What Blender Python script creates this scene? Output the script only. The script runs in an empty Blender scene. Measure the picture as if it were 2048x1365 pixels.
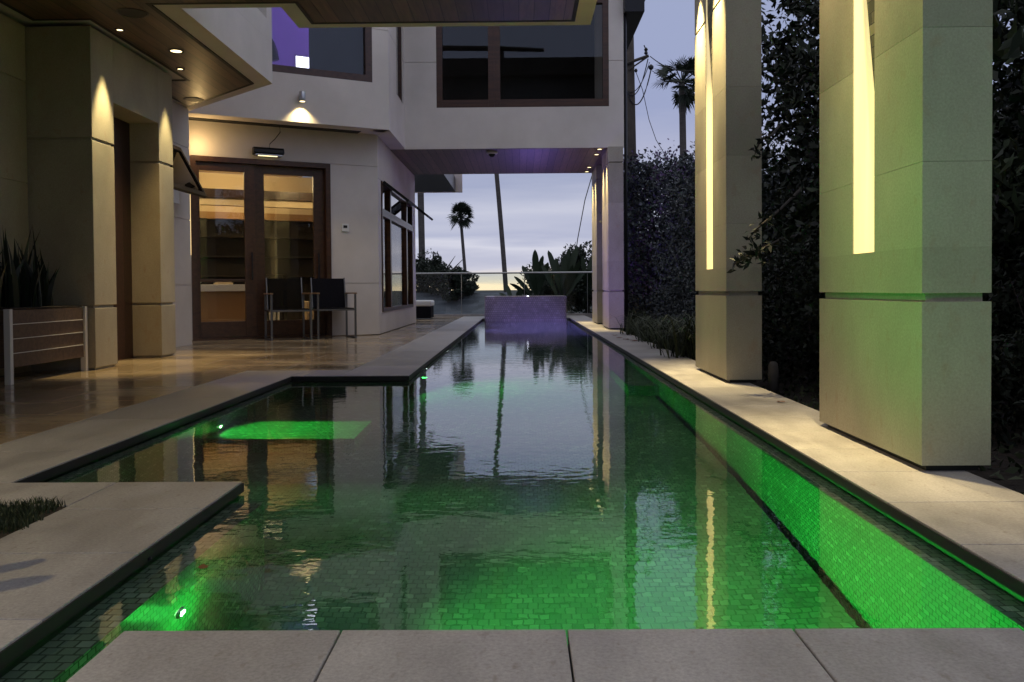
import bpy, math, random
import numpy as np
from mathutils import Vector, Matrix, Euler
random.seed(7)
C = bpy.context.scene.collection
PI = math.pi

# ------------------------------------------------------------------ camera
F = 1720.0
EYE = Vector((0, 0, 0.69))
PITCH = 35.0 / F; YAW = 17.0 / F; ROLL = math.radians(-0.42)
CX, CY = 1024.0, 614.0
R = (Matrix.Rotation(YAW, 3, 'Z') @ Matrix.Rotation(PI / 2 - PITCH, 3, 'X') @ Matrix.Rotation(ROLL, 3, 'Z'))
cam_d = bpy.data.cameras.new('camera'); cam = bpy.data.objects.new('camera', cam_d); C.objects.link(cam)
cam.matrix_world = Matrix.Translation(EYE) @ R.to_4x4()
cam_d.sensor_fit = 'HORIZONTAL'; cam_d.sensor_width = 36.0; cam_d.lens = 36.0 * F / 2048.0
cam_d.shift_y = -(682.5 - CY) / 2048.0
cam_d.clip_start = 0.05; cam_d.clip_end = 6000
bpy.context.scene.camera = cam

def ray(px, py): return R @ Vector(((px - CX) / F, -(py - CY) / F, -1.0))
def G(px, py, z=0.0):                       # point of a horizontal plane seen at a pixel of the survey photo
    d = ray(px, py); t = (z - EYE.z) / d.z; return EYE + d * t
def AX(px, py, x):
    d = ray(px, py); return EYE + d * (x / d.x)
def AY(px, py, y):
    d = ray(px, py); return EYE + d * (y / d.y)
def AP(px, py, P, n):
    d = ray(px, py); P = Vector(P); n = Vector(n); return EYE + d * ((P - EYE).dot(n) / d.dot(n))

# ------------------------------------------------------------------ materials
def newmat(name):
    m = bpy.data.materials.new(name); m.use_nodes = True
    nt = m.node_tree; b = nt.nodes['Principled BSDF']; return m, nt, b
def node(nt, t, **k):
    n = nt.nodes.new(t)
    for a, v in k.items():
        if a.startswith('i_'): n.inputs[a[2:].replace('_', ' ')].default_value = v
        else: setattr(n, a, v)
    return n
def L(nt, a, b): nt.links.new(a, b)
def ramp(nt, stops):
    r = nt.nodes.new('ShaderNodeValToRGB'); e = r.color_ramp.elements
    while len(e) > 1: e.remove(e[-1])
    e[0].position = stops[0][0]; e[0].color = (*stops[0][1], 1)
    for p, c in stops[1:]:
        x = e.new(p); x.color = (*c, 1)
    return r
def flat(name, col, rough=0.6, metal=0.0, spec=0.5):
    m, nt, b = newmat(name); b.inputs['Base Color'].default_value = (*col, 1)
    b.inputs['Roughness'].default_value = rough; b.inputs['Metallic'].default_value = metal
    b.inputs['Specular IOR Level'].default_value = spec
    return m
def emis(name, col, s):
    m, nt, b = newmat(name); b.inputs['Base Color'].default_value = (*col, 1)
    b.inputs['Emission Color'].default_value = (*col, 1); b.inputs['Emission Strength'].default_value = s
    return m
def mottled(name, c1, c2, scale, rough=(.5, .7), bump=.2, bscale=60, island=0.0, spec=.4, detail=6, stretch=(1, 1, 1), spots=None, bdist=.002, fine=110, famt=.08):
    m, nt, b = newmat(name)
    tc = node(nt, 'ShaderNodeTexCoord'); mp = node(nt, 'ShaderNodeMapping'); mp.inputs['Scale'].default_value = stretch
    L(nt, tc.outputs['Object'], mp.inputs['Vector'])
    n1 = node(nt, 'ShaderNodeTexNoise', i_Scale=scale, i_Detail=detail, i_Roughness=.62); L(nt, mp.outputs[0], n1.inputs['Vector'])
    r = ramp(nt, [(.3, c1), (.7, c2)]); L(nt, n1.outputs['Fac'], r.inputs[0]); col = r.outputs[0]
    if spots:
        n3 = node(nt, 'ShaderNodeTexNoise', i_Scale=scale * 9, i_Detail=4.0); L(nt, mp.outputs[0], n3.inputs['Vector'])
        r3 = ramp(nt, [(.6, (0, 0, 0)), (.75, (1, 1, 1))]); L(nt, n3.outputs['Fac'], r3.inputs[0])
        mx = node(nt, 'ShaderNodeMix', data_type='RGBA'); mx.inputs[7].default_value = (*spots, 1)
        ml = node(nt, 'ShaderNodeMath', operation='MULTIPLY'); ml.inputs[1].default_value = .7
        L(nt, r3.outputs[0], ml.inputs[0]); L(nt, ml.outputs[0], mx.inputs[0]); L(nt, col, mx.inputs[6]); col = mx.outputs[2]
    if island:
        g = node(nt, 'ShaderNodeNewGeometry'); mr = node(nt, 'ShaderNodeMapRange')
        mr.inputs[3].default_value = 1 - island; mr.inputs[4].default_value = 1 + island; L(nt, g.outputs['Random Per Island'], mr.inputs[0])
        hv = node(nt, 'ShaderNodeHueSaturation'); L(nt, mr.outputs[0], hv.inputs['Value']); L(nt, col, hv.inputs['Color']); col = hv.outputs[0]
    nf = node(nt, 'ShaderNodeTexNoise', i_Scale=fine, i_Detail=3.0, i_Roughness=.7); L(nt, tc.outputs['Object'], nf.inputs['Vector'])
    ng = node(nt, 'ShaderNodeTexNoise', i_Scale=.45, i_Detail=4.0, i_Roughness=.6); L(nt, mp.outputs[0], ng.inputs['Vector'])
    mf = node(nt, 'ShaderNodeMapRange'); mf.inputs[1].default_value = .3; mf.inputs[2].default_value = .7; mf.inputs[3].default_value = 1 - famt; mf.inputs[4].default_value = 1 + famt; L(nt, nf.outputs['Fac'], mf.inputs[0])
    mg = node(nt, 'ShaderNodeMapRange'); mg.inputs[1].default_value = .3; mg.inputs[2].default_value = .7; mg.inputs[3].default_value = .90; mg.inputs[4].default_value = 1.08; L(nt, ng.outputs['Fac'], mg.inputs[0])
    mm = node(nt, 'ShaderNodeMath', operation='MULTIPLY'); L(nt, mf.outputs[0], mm.inputs[0]); L(nt, mg.outputs[0], mm.inputs[1])
    h2 = node(nt, 'ShaderNodeHueSaturation'); L(nt, mm.outputs[0], h2.inputs['Value']); L(nt, col, h2.inputs['Color']); col = h2.outputs[0]
    L(nt, col, b.inputs['Base Color'])
    n2 = node(nt, 'ShaderNodeTexNoise', i_Scale=bscale, i_Detail=5.0); L(nt, mp.outputs[0], n2.inputs['Vector'])
    bp = node(nt, 'ShaderNodeBump', i_Strength=bump, i_Distance=bdist); L(nt, n2.outputs['Fac'], bp.inputs['Height']); L(nt, bp.outputs[0], b.inputs['Normal'])
    rr = node(nt, 'ShaderNodeMapRange'); rr.inputs[1].default_value = .35; rr.inputs[2].default_value = .65
    rr.inputs[3].default_value = rough[0]; rr.inputs[4].default_value = rough[1]; L(nt, n1.outputs['Fac'], rr.inputs[0]); L(nt, rr.outputs[0], b.inputs['Roughness'])
    b.inputs['Specular IOR Level'].default_value = spec
    return m
M = {}
M['stucco'] = mottled('stucco', (.61, .555, .51), (.70, .645, .60), 1.3, (.8, .9), .5, 140, spec=.2, fine=160, famt=.06)
M['lime'] = mottled('limestone', (.30, .275, .205), (.41, .38, .295), 1.8, (.55, .75), .3, 60, famt=.13, island=.13, spots=(.34, .27, .19), stretch=(1, 1, .6))
M['coping'] = mottled('coping_stone', (.26, .245, .24), (.40, .38, .37), 3.2, (.4, .62), .6, 150, famt=.2, island=.14, spots=(.22, .19, .16), stretch=(1.6, .7, 1), bdist=.001)
M['deck'] = mottled('wet_deck_stone', (.24, .18, .11), (.42, .33, .22), 1.1, (.06, .26), .12, 26, island=.13, spots=(.2, .15, .1), spec=.5, stretch=(.6, 1.5, 1))
M['grout'] = flat('grout', (.07, .065, .06), .9)
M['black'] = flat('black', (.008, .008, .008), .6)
M['darkmetal'] = flat('dark_metal', (.02, .02, .022), .35, .6)
M['steel'] = flat('brushed_steel', (.45, .46, .47), .35, .9)
M['greymetal'] = flat('grey_metal', (.16, .16, .165), .4, .8)
M['whitepaint'] = flat('white_paint', (.7, .7, .68), .5)
M['soil'] = mottled('soil', (.015, .012, .009), (.04, .03, .022), 9, (.9, 1), 1.0, 30, bdist=.02)
M['ground'] = mottled('ground', (.03, .032, .03), (.06, .062, .05), .05, (.9, 1), .2, 2)

def planks(name, c1, c2, pitch, axis, gap=.05, rough=.5, lines=(.004, .003, .002)):
    m, nt, b = newmat(name)
    tc = node(nt, 'ShaderNodeTexCoord'); sp = node(nt, 'ShaderNodeSeparateXYZ'); L(nt, tc.outputs['Object'], sp.inputs[0])
    dv = node(nt, 'ShaderNodeMath', operation='DIVIDE'); dv.inputs[1].default_value = pitch; L(nt, sp.outputs[axis], dv.inputs[0])
    fr = node(nt, 'ShaderNodeMath', operation='FRACT'); L(nt, dv.outputs[0], fr.inputs[0])
    fl = node(nt, 'ShaderNodeMath', operation='FLOOR'); L(nt, dv.outputs[0], fl.inputs[0])
    wn = node(nt, 'ShaderNodeTexWhiteNoise', noise_dimensions='1D'); L(nt, fl.outputs[0], wn.inputs['W'])
    mp = node(nt, 'ShaderNodeMapping'); s = [14, 14, 14]; s[{0: 1, 1: 0, 2: 0}[axis]] = 1.2; mp.inputs['Scale'].default_value = s
    L(nt, tc.outputs['Object'], mp.inputs[0])
    n1 = node(nt, 'ShaderNodeTexNoise', i_Scale=2.0, i_Detail=8.0, i_Distortion=.6); L(nt, mp.outputs[0], n1.inputs['Vector'])
    r = ramp(nt, [(.3, c1), (.7, c2)]); L(nt, n1.outputs['Fac'], r.inputs[0])
    mr = node(nt, 'ShaderNodeMapRange'); mr.inputs[3].default_value = .65; mr.inputs[4].default_value = 1.3; L(nt, wn.outputs[0], mr.inputs[0])
    hv = node(nt, 'ShaderNodeHueSaturation'); L(nt, mr.outputs[0], hv.inputs['Value']); L(nt, r.outputs[0], hv.inputs['Color'])
    lt = node(nt, 'ShaderNodeMath', operation='LESS_THAN'); lt.inputs[1].default_value = gap; L(nt, fr.outputs[0], lt.inputs[0])
    mx = node(nt, 'ShaderNodeMix', data_type='RGBA'); mx.inputs[7].default_value = (*lines, 1)
    L(nt, lt.outputs[0], mx.inputs[0]); L(nt, hv.outputs[0], mx.inputs[6]); L(nt, mx.outputs[2], b.inputs['Base Color'])
    bp = node(nt, 'ShaderNodeBump', i_Strength=.6, i_Distance=.004); bp.invert = True; L(nt, lt.outputs[0], bp.inputs['Height']); L(nt, bp.outputs[0], b.inputs['Normal'])
    b.inputs['Roughness'].default_value = rough; return m
M['soffit'] = planks('soffit_planks', (.075, .042, .024), (.15, .088, .05), .131, 0, rough=.42)
M['frame'] = planks('mahogany', (.035, .015, .008), (.075, .032, .015), 9.0, 2, 0.0, .35)
M['doorwood'] = planks('dark_door_wood', (.02, .010, .008), (.045, .02, .015), .2, 1, .03, .4)
M['planterwood'] = planks('planter_wood', (.06, .036, .022), (.11, .068, .042), 9.0, 2, 0.0, .6)
M['fence'] = planks('fence_boards', (.03, .022, .018), (.06, .045, .035), .14, 1, .06, .8)
M['mesh'] = mottled('mesh_fabric', (.010, .009, .008), (.016, .014, .012), 30, (.8, .95), .3, 300, spec=.08)
_nt = M['mesh'].node_tree; _t = node(_nt, 'ShaderNodeBsdfTransparent'); _m = node(_nt, 'ShaderNodeMixShader'); _m.inputs[0].default_value = .38
_o = [n for n in _nt.nodes if n.type == 'OUTPUT_MATERIAL'][0]; L(_nt, _nt.nodes['Principled BSDF'].outputs[0], _m.inputs[1]); L(_nt, _t.outputs[0], _m.inputs[2]); L(_nt, _m.outputs[0], _o.inputs[0])
M['armwood'] = flat('teak', (.28, .16, .08), .5)
M['sling'] = mottled('sling_fabric', (.007, .007, .010), (.011, .011, .016), 30, (.8, .95), .3, 300, spec=.08)

def tiles(name, cols, tw, th, mortar, rough=.25, bump=.8, msz=.0028):
    m, nt, b = newmat(name)
    uv = node(nt, 'ShaderNodeUVMap'); br = node(nt, 'ShaderNodeTexBrick')
    br.offset = .5; br.squash = 1.0
    br.inputs['Scale'].default_value = 1.0; br.inputs['Brick Width'].default_value = tw; br.inputs['Row Height'].default_value = th
    br.inputs['Mortar Size'].default_value = msz; br.inputs['Mortar Smooth'].default_value = .3
    br.inputs['Color1'].default_value = (0, 0, 0, 1); br.inputs['Color2'].default_value = (1, 1, 1, 1); br.inputs['Mortar'].default_value = (.5, .5, .5, 1)
    L(nt, uv.outputs[0], br.inputs['Vector'])
    r = ramp(nt, [(i / (len(cols) - 1), c) for i, c in enumerate(cols)]); L(nt, br.outputs['Color'], r.inputs[0])
    n1 = node(nt, 'ShaderNodeTexNoise', i_Scale=1.7, i_Detail=3.0); L(nt, uv.outputs[0], n1.inputs['Vector'])
    hv = node(nt, 'ShaderNodeHueSaturation'); mr = node(nt, 'ShaderNodeMapRange'); mr.inputs[1].default_value = .3; mr.inputs[2].default_value = .7
    mr.inputs[3].default_value = .75; mr.inputs[4].default_value = 1.25; L(nt, n1.outputs[0], mr.inputs[0]); L(nt, mr.outputs[0], hv.inputs['Value']); L(nt, r.outputs[0], hv.inputs['Color'])
    mx = node(nt, 'ShaderNodeMix', data_type='RGBA'); mx.inputs[7].default_value = (*mortar, 1)
    L(nt, br.outputs['Fac'], mx.inputs[0]); L(nt, hv.outputs[0], mx.inputs[6]); L(nt, mx.outputs[2], b.inputs['Base Color'])
    bp = node(nt, 'ShaderNodeBump', i_Strength=bump, i_Distance=.003); bp.invert = True; L(nt, br.outputs['Fac'], bp.inputs['Height']); L(nt, bp.outputs[0], b.inputs['Normal'])
    b.inputs['Roughness'].default_value = rough; return m
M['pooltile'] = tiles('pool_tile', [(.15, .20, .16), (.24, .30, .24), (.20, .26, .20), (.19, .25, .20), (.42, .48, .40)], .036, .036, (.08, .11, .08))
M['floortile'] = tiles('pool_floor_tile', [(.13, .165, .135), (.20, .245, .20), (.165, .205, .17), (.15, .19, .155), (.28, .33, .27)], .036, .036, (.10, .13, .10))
M['spatile'] = tiles('spa_tile', [(.26, .22, .21), (.34, .29, .28), (.30, .26, .25), (.42, .36, .34)], .05, .05, (.06, .055, .06))
M['rooftile'] = tiles('roof_shingle', [(.05, .055, .07), (.09, .10, .12), (.07, .075, .09), (.13, .14, .165)], .35, .22, (.02, .02, .025), .8)
M['mosaic'] = tiles('niche_mosaic', [(.05, .05, .03), (.16, .15, .09), (.09, .08, .05), (.22, .2, .12)], .07, .05, (.02, .02, .015), .5)

def glass(name, tint=(1, 1, 1), ior=1.5, boost=1.0):
    m = bpy.data.materials.new(name); m.use_nodes = True; nt = m.node_tree
    for n in list(nt.nodes):
        if n.type != 'OUTPUT_MATERIAL': nt.nodes.remove(n)
    out = [n for n in nt.nodes][0]
    tr = node(nt, 'ShaderNodeBsdfTransparent'); tr.inputs[0].default_value = (*tint, 1)
    gl = node(nt, 'ShaderNodeBsdfGlossy'); gl.inputs['Roughness'].default_value = .003
    fr = node(nt, 'ShaderNodeFresnel'); fr.inputs[0].default_value = ior
    ml = node(nt, 'ShaderNodeMath', operation='MULTIPLY', use_clamp=True); ml.inputs[1].default_value = boost; L(nt, fr.outputs[0], ml.inputs[0])
    mx = node(nt, 'ShaderNodeMixShader'); L(nt, ml.outputs[0], mx.inputs[0]); L(nt, tr.outputs[0], mx.inputs[1]); L(nt, gl.outputs[0], mx.inputs[2])
    L(nt, mx.outputs[0], out.inputs[0]); return m
M['glass'] = glass('window_glass', (.88, .9, .88), 1.5, .9)
M['tintglass'] = glass('tinted_glass', (.35, .37, .40), 1.5, 1.8)
M['railglass'] = glass('rail_glass', (.86, .9, .9), 1.45, .9)

def water_mat():
    m = bpy.data.materials.new('pool_water'); m.use_nodes = True; nt = m.node_tree
    for n in list(nt.nodes):
        if n.type != 'OUTPUT_MATERIAL': nt.nodes.remove(n)
    out = [n for n in nt.nodes][0]
    g = node(nt, 'ShaderNodeBsdfRefraction'); g.inputs['IOR'].default_value = 1.333; g.inputs['Roughness'].default_value = 0.0
    g.inputs['Color'].default_value = (.84, .97, .90, 1); gl = node(nt, 'ShaderNodeBsdfGlossy'); gl.inputs['Roughness'].default_value = 0.0
    fr = node(nt, 'ShaderNodeFresnel'); fr.inputs[0].default_value = 1.333; f1 = node(nt, 'ShaderNodeMath', operation='SUBTRACT'); f1.inputs[0].default_value = 1.0; f2 = node(nt, 'ShaderNodeMath', operation='POWER'); f2.inputs[1].default_value = 1.6
    fm = node(nt, 'ShaderNodeMath', operation='SUBTRACT', use_clamp=True); fm.inputs[0].default_value = 1.0
    L(nt, fr.outputs[0], f1.inputs[1]); L(nt, f1.outputs[0], f2.inputs[0]); L(nt, f2.outputs[0], fm.inputs[1]); mx = node(nt, 'ShaderNodeMixShader'); L(nt, fm.outputs[0], mx.inputs[0]); L(nt, g.outputs[0], mx.inputs[1]); L(nt, gl.outputs[0], mx.inputs[2])
    tc = node(nt, 'ShaderNodeTexCoord'); mp = node(nt, 'ShaderNodeMapping'); mp.inputs['Scale'].default_value = (.8, 1.1, 1)
    L(nt, tc.outputs['Object'], mp.inputs[0])
    n1 = node(nt, 'ShaderNodeTexNoise', i_Scale=5.0, i_Detail=2.0, i_Distortion=.3); L(nt, mp.outputs[0], n1.inputs['Vector'])
    n2 = node(nt, 'ShaderNodeTexNoise', i_Scale=17.0, i_Detail=2.0); L(nt, mp.outputs[0], n2.inputs['Vector'])
    b1 = node(nt, 'ShaderNodeBump', i_Strength=1.0, i_Distance=.0010); L(nt, n1.outputs[0], b1.inputs['Height'])
    b2 = node(nt, 'ShaderNodeBump', i_Strength=1.0, i_Distance=.0005); L(nt, n2.outputs[0], b2.inputs['Height']); L(nt, b1.outputs[0], b2.inputs['Normal'])
    L(nt, b2.outputs[0], g.inputs['Normal']); L(nt, b2.outputs[0], gl.inputs['Normal']); L(nt, b2.outputs[0], fr.inputs['Normal']); L(nt, mx.outputs[0], out.inputs[0]); return m
M['water'] = water_mat()

def leafmat(name, c1, c2, rough=.55):
    m, nt, b = newmat(name)
    g = node(nt, 'ShaderNodeNewGeometry'); r = ramp(nt, [(0, c1), (1, c2)]); L(nt, g.outputs['Random Per Island'], r.inputs[0])
    L(nt, r.outputs[0], b.inputs['Base Color']); b.inputs['Roughness'].default_value = rough; b.inputs['Specular IOR Level'].default_value = .3
    return m
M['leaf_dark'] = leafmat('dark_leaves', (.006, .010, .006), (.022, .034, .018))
M['leaf_mid'] = leafmat('mid_leaves', (.025, .04, .02), (.07, .10, .05))
M['leaf_grey'] = leafmat('grey_leaves', (.035, .042, .048), (.085, .10, .11))
M['leaf_purple'] = leafmat('purple_bracts', (.05, .03, .08), (.15, .09, .22))
M['banana'] = leafmat('paddle_leaves', (.010, .018, .009), (.025, .042, .018), .5)
M['grass'] = leafmat('grass_blades', (.015, .025, .01), (.05, .065, .03))
M['drygrass'] = leafmat('strap_leaves', (.02, .03, .015), (.06, .075, .035))
M['snake'] = leafmat('snake_leaves', (.01, .016, .01), (.03, .045, .028), .4)
M['bark'] = mottled('bark', (.03, .024, .02), (.07, .058, .048), 4, (.8, 1), .8, 30, bdist=.01)
M['palmbark'] = mottled('palm_bark', (.045, .04, .038), (.10, .09, .085), 3, (.8, 1), .8, 8, stretch=(1, 1, 6), bdist=.02)
M['deadleaf'] = flat('dead_leaf', (.16, .05, .02), .7)

# ------------------------------------------------------------------ mesh builder
class MB:
    def __init__(s): s.v = []; s.f = []; s.mi = []; s.cur = 0
    def add(s, vs, fs):
        o = len(s.v); s.v += [tuple(v) for v in vs]; s.f += [tuple(i + o for i in f) for f in fs]; s.mi += [s.cur] * len(fs); return s
    def box(s, x0, x1, y0, y1, z0, z1, T=None):
        vs = [(x, y, z) for z in (z0, z1) for y in (y0, y1) for x in (x0, x1)]
        if T is not None: vs = [tuple(T @ Vector(v)) for v in vs]
        return s.add(vs, [(0, 2, 3, 1), (4, 5, 7, 6), (0, 1, 5, 4), (2, 6, 7, 3), (0, 4, 6, 2), (1, 3, 7, 5)])
    def prism(s, poly, z0, z1, T=None):
        n = len(poly); vs = [(p[0], p[1], z0) for p in poly] + [(p[0], p[1], z1) for p in poly]
        if T is not None: vs = [tuple(T @ Vector(v)) for v in vs]
        return s.add(vs, [tuple(range(n))[::-1], tuple(range(n, 2 * n))] + [(i, (i + 1) % n, n + (i + 1) % n, n + i) for i in range(n)])
    def tube(s, pts, r, seg=8, cap=True):
        pts = [Vector(p) for p in pts]; n = len(pts); rs = r if isinstance(r, (list, tuple)) else [r] * n
        vs = []; up = Vector((0, 0, 1))
        for i, p in enumerate(pts):
            t = (pts[min(i + 1, n - 1)] - pts[max(i - 1, 0)]).normalized()
            a = t.cross(up if abs(t.z) < .95 else Vector((1, 0, 0))).normalized(); b = t.cross(a)
            for k in range(seg):
                q = 2 * PI * k / seg; vs.append(p + (a * math.cos(q) + b * math.sin(q)) * rs[i])
        fs = [(i * seg + k, i * seg + (k + 1) % seg, (i + 1) * seg + (k + 1) % seg, (i + 1) * seg + k) for i in range(n - 1) for k in range(seg)]
        if cap: fs += [tuple(range(seg))[::-1], tuple(range((n - 1) * seg, n * seg))]
        return s.add(vs, fs)
    def lathe(s, c, prof, seg=24, cap=True):
        c = Vector(c); vs = [c + Vector((r * math.cos(2 * PI * k / seg), r * math.sin(2 * PI * k / seg), z)) for r, z in prof for k in range(seg)]
        n = len(prof)
        return s.add(vs, [(i * seg + k, i * seg + (k + 1) % seg, (i + 1) * seg + (k + 1) % seg, (i + 1) * seg + k) for i in range(n - 1) for k in range(seg)] + ([tuple(range(seg))[::-1], tuple(range((n - 1) * seg, n * seg))] if cap else []))
    def build(s, name, mat, parent=None, bevel=0, smooth=False, **props):
        me = bpy.data.meshes.new(name); me.from_pydata(s.v, [], s.f)
        mats = mat if isinstance(mat, (list, tuple)) else [mat]
        for m in mats: me.materials.append(m)
        if len(mats) > 1: me.polygons.foreach_set('material_index', s.mi)
        me.validate(); me.update()
        uv = me.uv_layers.new(name='UVMap'); nl = len(me.loops); vi = np.zeros(nl, int); me.loops.foreach_get('vertex_index', vi)
        co = np.zeros(len(me.vertices) * 3); me.vertices.foreach_get('co', co); co = co.reshape(-1, 3)
        nm = np.zeros(len(me.polygons) * 3); me.polygons.foreach_get('normal', nm); nm = np.abs(nm.reshape(-1, 3))
        tot = np.zeros(len(me.polygons), int); me.polygons.foreach_get('loop_total', tot)
        ax = np.repeat(np.argmax(nm, axis=1), tot); p = co[vi]
        U = np.where(ax == 0, p[:, 1], p[:, 0]); V = np.where(ax == 2, p[:, 1], p[:, 2])
        uv.data.foreach_set('uv', np.stack([U, V], 1).ravel())
        if smooth: me.polygons.foreach_set('use_smooth', [True] * len(me.polygons))
        o = bpy.data.objects.new(name, me); C.objects.link(o)
        if bevel:
            b = o.modifiers.new('bevel', 'BEVEL'); b.width = bevel; b.segments = 2; b.limit_method = 'ANGLE'
        if parent is not None:
            o.parent = parent; o.matrix_parent_inverse = Matrix.Translation(-parent.location) if parent.type == 'EMPTY' else Matrix()
            if parent.type == 'EMPTY' and parent.rotation_euler.z: pass
        tag(o, **props); return o
def tag(o, label=None, category=None, group=None, kind=None):
    for k, v in (('label', label), ('category', category), ('group', group), ('kind', kind)):
        if v: o[k] = v
    return o
def thing(name, loc, label, category, group=None):
    o = bpy.data.objects.new(name, None); C.objects.link(o); o.location = loc; o.empty_display_size = .2
    return tag(o, label, category, group)
def B(*a, **k): return MB().box(*a, **k)
def frameT(P, ang):                                     # local x along a wall, y into it, z up
    return Matrix.Translation(Vector((P[0], P[1], 0))) @ Matrix.Rotation(ang, 4, 'Z')

def cells(mb, s0, s1, z0, z1, n0, n1, ops, jz=(), js=(), gap=.008, T=None):
    ss = sorted({s0, s1, *[v for o in ops for v in o[:2]], *js}); zs = sorted({z0, z1, *[v for o in ops for v in o[2:]], *jz})
    ss = [v for v in ss if s0 <= v <= s1]; zs = [v for v in zs if z0 <= v <= z1]
    h = gap / 2
    # merge cells column-wise between joints so that no false seams appear
    for i in range(len(ss) - 1):
        a, b = ss[i], ss[i + 1]; run = None
        for j in range(len(zs)):
            end = j == len(zs) - 1
            inside = (not end) and any(o[0] <= a + 1e-6 and b <= o[1] + 1e-6 and o[2] <= zs[j] + 1e-6 and zs[j + 1] <= o[3] + 1e-6 for o in ops)
            if run is not None and (end or inside or zs[j] in jz):
                z_a, z_b = run, zs[j]
                mb.box(a + (h if a in js else 0), b - (h if b in js else 0), n0, n1, z_a + (h if z_a in jz else 0), z_b - (h if z_b in jz else 0), T); run = None
            if not end and not inside and run is None: run = zs[j]
def wall(name, P0, P1, z0, z1, t, ops=(), jz=(), js=(), mat=None, parent=None, gap=.008, side=1):
    d = Vector((P1[0] - P0[0], P1[1] - P0[1])); ln = d.length; ang = math.atan2(d.y, d.x); T = frameT(P0, ang)
    mb = MB(); c = .014
    cells(mb, 0, ln, z0, z1, *sorted((0, side * c)), ops, jz, js, gap, T)
    cells(mb, 0.001, ln - .001, z0, z1, *sorted((side * c, side * t)), ops, T=T)
    return mb.build(name, mat or M['stucco'], parent), T

# ------------------------------------------------------------------ survey points
ZS = 3.07                                              # height of the soffits
WATER = -.045; FLOOR = -.97
W0 = Vector((-4.75, 11.893)); W1 = Vector((-2.19, 13.283)); ANG = math.atan2(W1.y - W0.y, W1.x - W0.x)
UD = Vector((math.cos(ANG), math.sin(ANG))); UN = Vector((-math.sin(ANG), math.cos(ANG)))
U1 = Vector((-1.93, 12.80)); U0 = U1 - UD * 4.6
XB = -2.19; YB = 14.58

# ------------------------------------------------------------------ setting: ground, deck, pool
def slabs(mb, x0, x1, y0, y1, dx, dy, z0=-.035, z1=0.0, g=.002, ox=None, oy=None, jit=0, brick=False):
    ox = x0 if ox is None else ox; oy = y0 if oy is None else oy
    j = math.floor((y0 - oy) / dy + 1e-6); y = oy + j * dy
    while y < y1 - 1e-3:
        a, b = max(y, y0), min(y + dy, y1)
        sh = (dx * .5 if (brick and j % 2) else 0)
        i = math.floor((x0 - ox - sh) / dx + 1e-6); x = ox + sh + i * dx
        while x < x1 - 1e-3:
            c, d = max(x, x0), min(x + dx, x1)
            if d - c > .02 and b - a > .02:
                k = random.uniform(0, jit); mb.box(c + g, d - g, a + g, b - g, z0 - k, z1 - k)
            x += dx
        y += dy; j += 1
ground = MB(); ground.add([(-2500, -2500, -1.7), (2500, -2500, -1.7), (2500, 2500, -1.7), (-2500, 2500, -1.7)], [(0, 1, 2, 3)])
ground.build('ground', M['ground'], kind='structure')

XR = 1.17; XL = -.906; XP = -1.012; XBAY = -1.86; YP = 3.10; YBAY = 6.93; YEND = 20.55; XCO = 1.66
S = .458
cp = MB()
slabs(cp, XR, XCO, -.6, 22.3, .6, S, oy=.92, ox=XR)                                   # right-hand coping
slabs(cp, -1.47, XP, -.6, YP, .6, S, oy=YP - 5 * S + .07, ox=-1.47)                     # near-left walk
slabs(cp, -3.2, -1.47, 2.76, YP, S * 2, .6, oy=2.76, ox=-3.2)
slabs(cp, -2.378, XBAY, YP, YBAY + .5, .6, S * 2, oy=YP - .3, ox=-2.378)                # along the bay
slabs(cp, XBAY, XL - .564, YBAY, YBAY + .5, S, .6, oy=YBAY, ox=XBAY + .1)
slabs(cp, XL - .564, XL, YBAY, 22.3, .6, S * 2, oy=YBAY, ox=XL - .564)                  # along the far left side
slabs(cp, XL, XR, YEND, 22.3, S, 1.0, oy=YEND, ox=XL)
cp.build('pool_coping', M['coping'], bevel=.003, kind='structure')
pad = MB(); slabs(pad, -.815, 1.004, -.6, 1.735, S, 3.0, oy=-.6, ox=-.369 - S)
pad.build('stepping_pad', M['coping'], bevel=.003, kind='structure')
padb = B(-.812, 1.001, -.6, 1.731, -.06, -.0352); padb.box(-.55, .75, -.6, 1.4, FLOOR + .001, -.0605); padb.build('pad_support', M['grout'], kind='structure')
dk = MB()
slabs(dk, -4.6, -2.378, YP, YBAY + .5, .61, .61, oy=3.0, ox=-2.378 - .61 * 4, brick=True)
slabs(dk, -4.9, XL - .564, YBAY + .5, 22.3, .61, .61, oy=YBAY + .5, ox=XL - .564 - .61 * 7, brick=True)
slabs(dk, -4.6, -3.2, -.6, YP, .61, .61)
dk.build('terrace_paving', M['deck'], bevel=.002, kind='structure')
gb = MB()                                                                             # what carries the stone
for (a, b, c, d) in ((-4.9, XBAY - .012, YP + .001, YBAY + .011), (-4.9, XP - .012, -.6, YP - .012), (-4.9, XL - .012, YBAY + .012, 22.3),
                     (XL - .0115, XR + .0115, YEND + .2, 22.3), (XR + .012, XCO - .01, -.6, 22.3)):
    gb.box(a, b, c, d, -1.7, -.0355)
gb.build('deck_base', M['grout'], kind='structure')

# pool shell: tiled walls stand a little inside the overhang, with a shallow rim ledge the water flows over
LZ = -.095; RW = 1.10
sh = MB(); sf = MB()  # floor stops short of the right wall; slot added for a dark seam
sf.box(-1.87, 1.06, -.6, 20.75, FLOOR - .149, FLOOR); sf.box(-1.87, 1.2, -.6, 20.75, FLOOR - .4, FLOOR - .15); sf.build('pool_floor', M['floortile'], kind='structure'); sh.box(1.06, RW - .0005, 6.9, 20.75, FLOOR - .2, FLOOR)                                   # floor

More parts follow.
